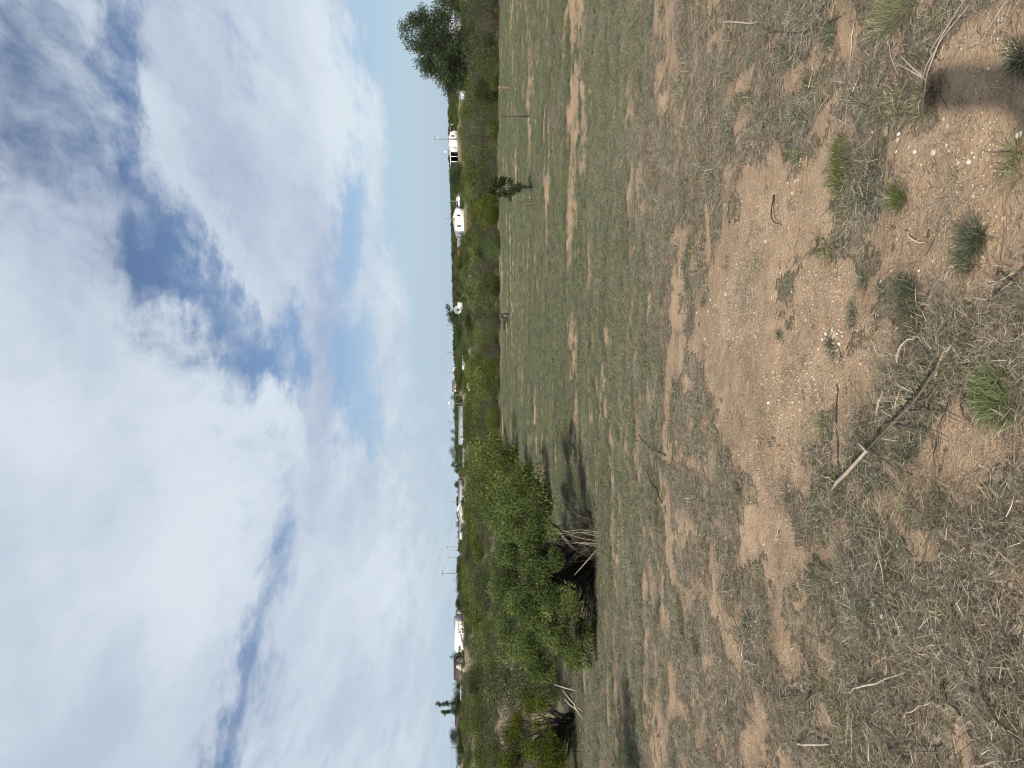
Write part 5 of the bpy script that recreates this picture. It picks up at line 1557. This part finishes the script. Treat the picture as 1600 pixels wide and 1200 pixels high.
for t_ in [
    (1565, 618, 34, 52, 1500, 'tuft_green', 'thick bright green grass clump at the bottom of the view below the pale broken branch', .085, .5, 1.0, .0026),
    (1318, 262, 20, 58, 1100, 'tuft_green', 'long narrow bright green grass clump right of the bare gravel', .075, .42, .9, .0026),
    (1412, 8, 38, 32, 800, 'tuft_olive', 'olive green clump cut by the right edge of the view', .11, .45, .8, .0030),
    (1422, 470, 26, 40, 1000, 'tuft_dusty', 'large dusty green grass clump, near arm of the hooked patch', .075, .5, .9, .0022),
    (1435, 505, 22, 34, 700, 'tuft_dusty', 'dusty green grass clump forming the far arm of the hooked patch', .07, .5, .9, .0022),
    (1520, 370, 24, 30, 650, 'tuft_dusty', 'dusty dark green oval clump on bare soil right of centre bottom', .075, .5, .9, .0024),
    (1515, 402, 20, 24, 380, 'tuft_dusty', 'dusty clump joined to the left of the oval one', .07, .5, .9, .0024),
    (1402, 312, 16, 30, 420, 'tuft_green', 'pale green loose clump beside gravelly bare soil', .075, .5, .9, .0026),
    (1300, 62, 14, 22, 330, 'tuft_dusty', 'dark green small clump near the right edge in dry grass', .075, .45, .8, .0026),
    (1252, 190, 12, 24, 300, 'tuft_dusty', 'small dark green clump between straw right of the gravel', .07, .45, .8, .0026),
    (1272, 135, 10, 16, 160, 'tuft_dusty', 'little green clump at a straw heap right of the gravel', .07, .5, .8, .0026),
    (1245, 240, 10, 22, 200, 'tuft_green', 'little green clump nearest to the long narrow one', .065, .5, .8, .0026),
    (1230, 80, 12, 18, 200, 'tuft_dusty', 'small dark clump farther back near the right edge', .07, .5, .8, .0026),
    (1355, 435, 12, 20, 170, 'tuft_dusty', 'thin weed clump on the bare strip above the hooked patch', .06, .6, .8, .0026),
    (1220, 524, 7, 10, 110, 'tuft_dusty', 'tiny dark weed alone on the gravel', .05, .5, .8, .0026),
    (1300, 545, 10, 16, 150, 'tuft_dusty', 'small weed clump left of the pale pebble nest', .06, .55, .8, .0026),
    (1330, 490, 10, 26, 200, 'tuft_dusty', 'straggling weeds between gravel and the hooked patch', .06, .6, .8, .0026),
    (1445, 168, 16, 24, 260, 'tuft_olive', 'dark olive weed clump at the foot of the dead stalks', .07, .6, .9, .0030),
    (988, 72, 16, 46, 520, 'tuft_green', 'bushy green weed patch standing in dry grass at the right', .16, .4, .8, .0050),
    (982, 1165, 16, 38, 520, 'tuft_green', 'bushy green weed patch at the left edge in front of the shaded soil', .15, .4, .8, .0050),
    (1170, 984, 10, 26, 300, 'tuft_dusty', 'dark green weed clump on stubble at the left', .08, .45, .8, .0040),
    (1420, 12, 20, 14, 120, 'tuft_olive', 'yellowish blades on the outer side of the clump at the right edge', .10, .5, .8, .0030),
    (1508, 525, 14, 14, 90, 'tuft_green', 'small leafy dark green weed left of the hooked patch', .05, .6, .5, .0080),
    (1595, 90, 14, 22, 200, 'tuft_dusty', 'dark green clump at the very bottom right corner', .08, .5, .9, .0026),
    (1590, 250, 14, 34, 160, 'tuft_olive', 'sparse dark weed at the bottom edge right of the oval clump', .09, .55, .9, .0030),
    (1350, 1055, 10, 16, 120, 'tuft_olive', 'small yellow green weed among dead twigs at the left', .06, .6, .8, .0030),
    (1500, 985, 10, 18, 120, 'tuft_olive', 'small yellow green weed by the long dark stalk', .06, .6, .8, .0030),
    (1245, 25, 10, 14, 260, 'straw', 'fluffy pale dead grass tuft near the right edge', .07, .5, .8, .0030),
    (1060, 130, 10, 26, 160, 'tuft_olive', 'rusty olive weed patch in the dry grass at the right', .10, .5, .8, .0040)]:
    tuft(t_[0], t_[1], t_[2], t_[3], int(t_[4] * 1.5), t_[5], t_[6], t_[7], t_[8], t_[9], t_[10] * .72)

# ------------------------------------------------------------------ stones
for i_, (px, py, rp, m_k, lab) in enumerate([
    (1593, 210, 6.5, 'stone_white', 'white rounded stone at the bottom right corner'), (1514, 253, 5.0, 'stone_white', 'white angular stone on gravelly soil'),
    (1459, 238, 6.5, 'stone_tan', 'long pale tan stone left of the dead stalks'), (1366, 939, 9.0, 'stone_grey', 'flat grey stone lying in the stubble at the left'),
    (1378, 963, 4.0, 'stone_white', 'small white stone next to the flat grey stone, right one of two'), (1392, 966, 4.5, 'stone_white', 'white stone next to the flat grey stone, left one of two'),
    (1405, 209, 4.0, 'stone_white', 'white stone above the weed clump at the dead stalks, right one of two'), (1403, 219, 4.5, 'stone_tan', 'tan white stone above the weed clump at the dead stalks, left one of two'),
    (1400, 237, 2.8, 'stone_white', 'small white stone left of the pair near the dead stalks'), (1429, 237, 3.0, 'stone_white', 'small white stone behind the long tan stone'),
    (1479, 228, 2.8, 'stone_white', 'small white stone between the long tan stone and the angular one'), (1498, 254, 4.0, 'stone_tan', 'dull pale stone beside the white angular stone'),
    (1578, 99, 4.0, 'stone_white', 'pale round stone in the shade near the corner'), (1545, 107, 2.6, 'stone_white', 'tiny white stone in the shaded soil'),
    (1436, 423, 3.0, 'stone_white', 'tiny white stone on soil above the oval dusty clump'), (1376, 439, 2.8, 'stone_white', 'tiny white stone near the thin weed clump'),
    (1480, 312, 4.0, 'stone_tan', 'tan stone right of the oval dusty clump'), (1567, 341, 4.0, 'stone_tan', 'tan stone below the oval dusty clump'),
    (1545, 965, 8.0, 'stone_tan', 'pale bony stone among straw at the lower left'), (1590, 980, 9.0, 'stone_tan', 'pale broken stone at the bottom edge on the left'), (1579, 912, 6.0, 'stone_grey', 'grey stone at the bottom edge under the twigs'),
    (1374, 997, 4.0, 'stone_tan', 'pale stone below the flat grey stone'), (1530, 828, 6, 'stone_tan', 'pale stone in stubble right of the bony one'), (1432, 948, 3.0, 'stone_white', 'tiny white stone left of the white pair'),
    (1232, 758, 3.0, 'stone_white', 'small white stone on stubble beyond the pale broken branch'), (1201, 629, 3.0, 'stone_white', 'small white stone at the left end of the gravel')]):
    q = hit(px, py); rad = rp * mpp(q) * 1.15
    A, F_ = stone_arr(np.random.default_rng(720 + i_), rad, .55, 1)
    tag(obj('stone', mesh_np('stone', A + np.array((0, 0, rad * .12)), F_, M[m_k]), None, q, random.uniform(0, 3)), lab, 'stone', 'stones lying on the field')
r = np.random.default_rng(760)
for i_ in range(34):
    px, py = 1303 + r.normal(0, 7.5), 523 + r.normal(0, 8)
    q = hit(px, py); rad = r.uniform(1.3, 3.2) * mpp(q)
    A, F_ = stone_arr(r, rad, .65, 1)
    tag(obj('pebble', mesh_np('pebble', A + np.array((0, 0, rad * .35)), F_, M[['stone_white', 'stone_tan', 'stone_tan'][i_ % 3]]), None, q), 'pale pebble of the little nest of pebbles above the hooked green patch', 'pebble', 'nest of pale pebbles')

# ------------------------------------------------------------------ sticks, stalks and the broken branch
def stick(pts_, r_px, m_k, label, name='stick', lift=.006, cat='stick', sides=6, arch=0.0, seed=0):
    r = np.random.default_rng(seed + int(pts_[0][0]))
    W = [hit(*p) for p in pts_]
    if len(W) == 2: W = [W[0], W[0] * .6 + W[1] * .4 + r.normal(0, .008, 3), W[1]]
    W = np.array(W)
    # finer, slightly wavering
    t0_ = np.linspace(0, 1, len(W)); t1_ = np.linspace(0, 1, 4 * (len(W) - 1) + 1)
    Wf = np.stack([np.interp(t1_, t0_, W[:, c]) for c in range(3)], 1)
    Wf[1:-1] += r.normal(0, .0035, (len(Wf) - 2, 3))
    k = mpp(W[0])
    rad = np.interp(t1_, np.linspace(0, 1, len(r_px)), r_px) * k
    Wf[:, 2] = H(Wf[:, 0], Wf[:, 1]) + lift + rad + arch * np.sin(t1_ * math.pi)
    o = W[0].copy()
    V_, Q_, T_ = tube_arr(Wf - o, rad, sides)
    V_ = V_ + r.normal(0, 1, V_.shape) * rad.mean() * .10
    return tag(obj(name, mesh_np(name, V_, [Q_, T_], M[m_k], None, True), None, o), label, cat), Wf - o, o
# the broken branch: pale barkless end, darker bark, side twigs
W = [(1310, 768), (1336, 740), (1372, 703), (1412, 664), (1448, 632), (1474, 600), (1496, 570)]
Wp = np.array([hit(*p) for p in W])
o_ = Wp[0].copy(); k = mpp(o_)
Wp[:, 2] = H(Wp[:, 0], Wp[:, 1]) + np.array((.035, .04, .045, .05, .055, .06, .065))
Wl = Wp - o_
e = empty('broken_branch', o_, 0, 'long broken branch with pale bare end lying across the foreground', 'branch')
MB().tube(Wl[2:], np.array((2.1, 1.8, 1.5, 1.2, .7)) * k, 8).build('bark', M['stick_brown'], e, True)
MB().tube(np.array([Wl[0], Wl[0] * .5 + Wl[1] * .5 + np.array((.004, .006, .002)), Wl[1], (Wl[1] + Wl[2]) / 2, Wl[2]]), np.array((1.3, 2.7, 2.9, 2.5, 2.2)) * k, 8).build('bare_end', M['dead_wood'], e, True)
MB().tube([Wl[2] + np.array((0, 0, .01)), Wl[2] + np.array((.02, .02, .02)), Wl[2] + np.array((.03, .045, .022))], np.array((1.5, 1.4, .6)) * k, 6).build('snag', M['dead_wood'], e, True)
for a_, b_, c_, rr_ in [((1420, 662), (1452, 672), (1492, 690), 1.6), ((1376, 700), (1400, 722), (1421, 747), 1.2), ((1448, 630), (1466, 622), (1478, 598), 1.4), ((1440, 640), (1478, 642), (1520, 664), 1.3), ((1474, 600), (1497, 596), (1515, 570), 1.0)]:
    q3 = np.array([hit(*a_), hit(*b_), hit(*c_)]); q3[:, 2] = H(q3[:, 0], q3[:, 1]) + np.array((.045, .035, .02))
    MB().tube(q3 - o_, np.array((rr_, rr_ * .8, rr_ * .35)) * k, 5).build('side_twig', M['stick_brown'], e, True)
# dead weed stalks crossing at the right
q0 = hit(1447, 128)
k = mpp(q0)
e = empty('dead_weed', q0, 0, 'dead grey weed with long crossing stalks on dark ground at the right', 'dead weed')
for a_, b_, rr_, mk in [((1446, 172), (1530, 0), 1.9, 'stick_pale'), ((1440, 150), (1538, 8), 1.6, 'stick_pale'), ((1452, 125), (1412, 88), 2.0, 'stick_pale'), ((1449, 122), (1418, 72), 2.0, 'stick_pale'), ((1457, 112), (1436, 38), 1.5, 'stick_brown'),
                        ((1460, 100), (1484, 45), 1.2, 'stick_pale'), ((1436, 182), (1456, 128), 1.5, 'stick_brown'), ((1441, 180), (1462, 132), 1.5, 'stick_pale'), ((1470, 170), (1452, 130), 1.2, 'stick_brown'), ((1408, 118), (1406, 36), 1.1, 'stick_pale'), ((1488, 172), (1470, 90), 1.0, 'stick_brown')]:
    A, B = hit(*a_), hit(*b_)
    L_ = np.linalg.norm(B - A)
    mid = (A + B) / 2
    z0, z1 = .012, .012 + min(.10, L_ * .18)
    P3 = np.array([A + (0, 0, z0), mid * .7 + A * .3 + np.array((.006, .004, z0 + z1 * .5)), mid * .6 + B * .4 + (-.005, .004, z1 * .85), B + (0, 0, z1 * .6)])
    MB().tube(P3 - q0, np.array((rr_, rr_ * .9, rr_ * .75, rr_ * .4)) * k * .72, 6).build('stalk', M['dead_wood' if mk == 'stick_pale' else mk], e, True)
r = np.random.default_rng(781)
V_, Q_, T_, a_ = blades(r, 420, .13, .07, .0026, .55, .6, .12, seg=3)
obj('dead_leaves', mesh_np('dead_leaves', V_ * np.array((1, .8, 1)), [Q_, T_], M['straw_grey'], {'tone': a_ * .4}), e)
STK = [
    ([(1327, 1082), (1368, 1071), (1420, 1050)], (1.6, 1.4, .8), 'stick_pale', 'pale forked thin stick on stubble at the lower left'),
    ([(1312, 1058), (1350, 1075)], (1.0, .7), 'stick_pale', 'short pale twig meeting the pale forked stick'),
    ([(1217, 1093), (1262, 1086)], (2.0, 1.2), 'stick_brown', 'straight brown stick pointing away at the left'),
    ([(1264, 1098), (1280, 1090), (1288, 1078)], (1.6, 2.0, 1.2), 'stick_brown', 'short hooked brown stick left of the straight one'),
    ([(1332, 1105), (1330, 1150), (1322, 1200)], (1.2, 1.2, .8), 'stick_pale', 'long pale stalk lying across at the left edge'),
    ([(1336, 1110), (1338, 1155), (1334, 1200)], (1.0, 1.0, .8), 'stick_pale', 'second pale stalk beside the long one at the left edge'),
    ([(1250, 1160), (1298, 1163)], (2.0, 1.4), 'stick_pale', 'thick pale straw stalk at the left edge'),
    ([(1455, 1096), (1480, 1102), (1496, 1110)], (1.0, .9, .6), 'stick_pale', 'thin pale twig beside the long dark stalk'),
    ([(1414, 1124), (1432, 1110), (1456, 1098)], (1.0, .9, .8), 'stick_pale', 'thin pale twig bent at the middle of the lower left'),
    ([(1528, 1026), (1552, 1080), (1578, 1125), (1600, 1165)], (2.2, 2.4, 2.0, 1.6), 'stick_dark', 'long dark stalk at the bottom edge on the left'),
    ([(1470, 1046), (1490, 1098), (1530, 1128), (1560, 1150)], (1.6, 1.8, 1.4, .8), 'stick_dark', 'dark twig lying next to the long dark stalk'),
    ([(1342, 1112), (1370, 1130), (1398, 1148)], (1.6, 1.4, .9), 'stick_dark', 'dark short stick by the pale stalks at the left'),
    ([(1390, 1182), (1412, 1166), (1426, 1158)], (2.0, 1.8, 1.2), 'stick_dark', 'dark chunk of stick near the left edge of the view'),
    ([(1410, 1176), (1470, 1176), (1482, 1166)], (1.2, 1.2, .8), 'stick_brown', 'brown bent stick near the left bottom corner'),
    ([(1520, 1200), (1560, 1192), (1600, 1185)], (1.6, 1.5, 1.2), 'stick_pale', 'pale stalk in the left bottom corner'),
    ([(1508, 928), (1516, 968)], (1.4, 1.0), 'stick_pale', 'short straight straw piece among stubble at the lower left'),
    ([(1558, 995), (1559, 1028)], (1.6, 1.2), 'stick_pale', 'short pale straw piece at the bottom left'),
    ([(1445, 880), (1470, 825), (1494, 792)], (1.1, 1.1, .8), 'stick_brown', 'long thin straw lying below the broken branch'),
    ([(1465, 758), (1476, 710), (1488, 665), (1490, 625)], (1.0, 1.0, .9, .7), 'stick_brown', 'thin curved twig right of the broken branch'),
    ([(1374, 650), (1384, 618), (1391, 602)], (1.6, 1.4, 1.0), 'stick_pale', 'pale twig behind the broken branch, left one of two'),
    ([(1402, 656), (1410, 620), (1418, 600)], (1.4, 1.3, .9), 'stick_pale', 'pale twig behind the broken branch, right one of two'),
    ([(1407, 570), (1424, 540), (1436, 524)], (1.8, 1.8, 1.1), 'stick_pale', 'pale curved twig at the foot of the hooked green patch'),
    ([(1466, 596), (1478, 560), (1500, 530)], (1.9, 1.7, 1.1), 'stick_pale', 'pale twig running from the hooked patch to the branch'),
    ([(1513, 600), (1518, 644)], (2.0, 1.2), 'stick_brown', 'brown stick beside the thick bright grass clump'),
    ([(1522, 660), (1520, 640), (1516, 612)], (1.0, 1.2, .9), 'stick_dark', 'dark twig right of the brown stick by the bright clump'),
    ([(1315, 745), (1315, 700), (1313, 640), (1310, 600)], (1.0, 1.0, .9, .8), 'stick_dark', 'long thin dark stalk crossing near the pale end of the branch'),
    ([(1288, 742), (1310, 753)], (1.4, .9), 'stick_pale', 'short pale twig before the pale end of the branch'),
    ([(1212, 305), (1218, 345), (1224, 352)], (1.2, 1.0, .6), 'stick_dark', 'thin dark twig in the straw right of the gravel'),
    ([(1340, 24), (1338, 70), (1330, 118)], (.9, .8, .6), 'stick_pale', 'thin pale straw in dry grass at the right'),
    ([(1202, 52), (1262, 52), (1318, 25)], (1.4, 1.3, .8), 'stick_dark', 'long dark twig lying in dry grass at the right'),
    ([(1128, 33), (1160, 35), (1200, 37)], (1.6, 1.5, 1.2), 'stick_pale', 'straight pale yellow straw stalk by the right edge'),
    ([(1000, 680), (1020, 700), (1042, 712)], (1.0, 1.2, .8), 'stick_dark', 'dark curved twig in the middle of the dry field'),
    ([(1012, 735), (1030, 765), (1036, 785)], (1.0, 1.1, .8), 'stick_dark', 'second dark twig left of the curved one in the middle field'),
    ([(1366, 345), (1372, 320), (1378, 318)], (1.2, 1.0, .6), 'stick_brown', 'brown twig piece beside the pale green clump'),
    ([(1420, 360), (1432, 372), (1448, 378)], (1.6, 1.4, .9), 'stick_pale', 'pale twig on bare soil left of the pale green clump'),
    ([(1180, 1060), (1206, 1078), (1220, 1092)], (1.0, 1.0, .7), 'stick_dark', 'dark thin twig ahead of the straight brown stick'),
    ([(1165, 1030), (1200, 1045)], (1.2, .8), 'stick_pale', 'pale twig on the stubble by the dark green weed'),
    ([(1590, 440), (1575, 425), (1560, 430)], (2.0, 1.6, 1.0), 'stick_dark', 'dark root like twig at the bottom edge under the oval clump')]
for i_, (pts_, rp_, mk, lab) in enumerate(STK):
    stick(pts_, rp_, mk, lab, 'twig' if max(rp_) < 1.5 else 'stick', cat='twig' if max(rp_) < 1.5 else 'stick', arch=.012 if i_ % 3 else .03, seed=i_)
# loose coarse stalks of dead grass strewn over the whole foreground
stalk_k = []
for k_ in range(8):
    r = np.random.default_rng(810 + k_)
    mb = MB()
    for _ in range(3):
        a = np.array((r.normal(0, .08), r.normal(0, .08), r.uniform(.006, .02))); az = r.uniform(0, 6.28); L_ = r.uniform(.05, .20)
        dv = np.array((math.cos(az), math.sin(az), 0))
        mb.tube([a, a + dv * L_ * .5 + r.normal(0, .012, 3) * (1, 1, .4) + (0, 0, .012), a + dv * L_ + (0, 0, r.uniform(0, .03))], [.0014, .0012, .0006], 4)
    stalk_k.append(mb.mesh('stalks', M[['dead_wood', 'dead_wood', 'stick_brown', 'stick_pale', 'dead_wood', 'stick_dark', 'stick_brown', 'stick_brown'][k_]]))
P_ = put(1500, 1.4, 9.0, lambda x, y: np.clip(1.05 - bare_f(x, y), .08, 1), 1.2, .66)
n = len(P_)
scatter('dead_stalks', P_, rng.uniform(0, 6.28, n), rng.uniform(.5, 1.2, n), rng.integers(0, 8, n), stalk_k, 'loose dead stalks strewn over the foreground', 'dead stalks', rng.normal(0, .06, (n, 2)))

# ------------------------------------------------------------------ the photographer, whose shade lies in the near right corner
sk = [  # joints: position, radius
    ((0, -.36, .98), .155), ((0, -.35, 1.18), .145), ((0, -.34, 1.40), .165), ((0, -.34, 1.52), .065), ((0, -.31, 1.60), .075), ((0, -.30, 1.70), .095), ((0, -.31, 1.78), .075),
    ((.10, -.36, .92), .105), ((.12, -.33, .50), .068), ((.13, -.38, .10), .048), ((.14, -.24, .04), .042),
    ((-.10, -.36, .92), .105), ((-.12, -.33, .50), .068), ((-.13, -.38, .10), .048), ((-.14, -.24, .04), .042),
    ((.20, -.34, 1.42), .070), ((.22, -.30, 1.14), .046), ((.14, -.14, 1.10), .034), ((.08, -.08, 1.14), .030),
    ((-.20, -.34, 1.42), .070), ((-.22, -.30, 1.14), .046), ((-.14, -.14, 1.10), .034), ((-.08, -.08, 1.14), .030)]
ed = [(0, 1), (1, 2), (2, 3), (3, 4), (4, 5), (5, 6), (0, 7), (7, 8), (8, 9), (9, 10), (0, 11), (11, 12), (12, 13), (13, 14), (2, 15), (15, 16), (16, 17), (17, 18), (2, 19), (19, 20), (20, 21), (21, 22)]
me = bpy.data.meshes.new('person')
me.from_pydata([p for p, r_ in sk], ed, [])
STAND = (-.10, .06, .07)
po = obj('person', me, None, STAND)
md = po.modifiers.new('skin', 'SKIN')
md.use_smooth_shade = True
for v_, (p_, r_) in zip(me.skin_vertices[0].data if me.skin_vertices else [], sk): v_.radius = (r_, r_)
if not me.skin_vertices:
    bpy.context.view_layer.update()
for v_, (p_, r_) in zip(me.skin_vertices[0].data, sk): v_.radius = (r_, r_)
me.skin_vertices[0].data[0].use_root = True
po.modifiers.new('smooth', 'SUBSURF').levels = 1
po.modifiers['smooth'].render_levels = 1
me.materials.append(plain('dark_clothes', (.08, .09, .12), .9, .2, 4))
tag(po, 'person in dark clothes standing right behind the viewpoint, hands before the waist', 'person')
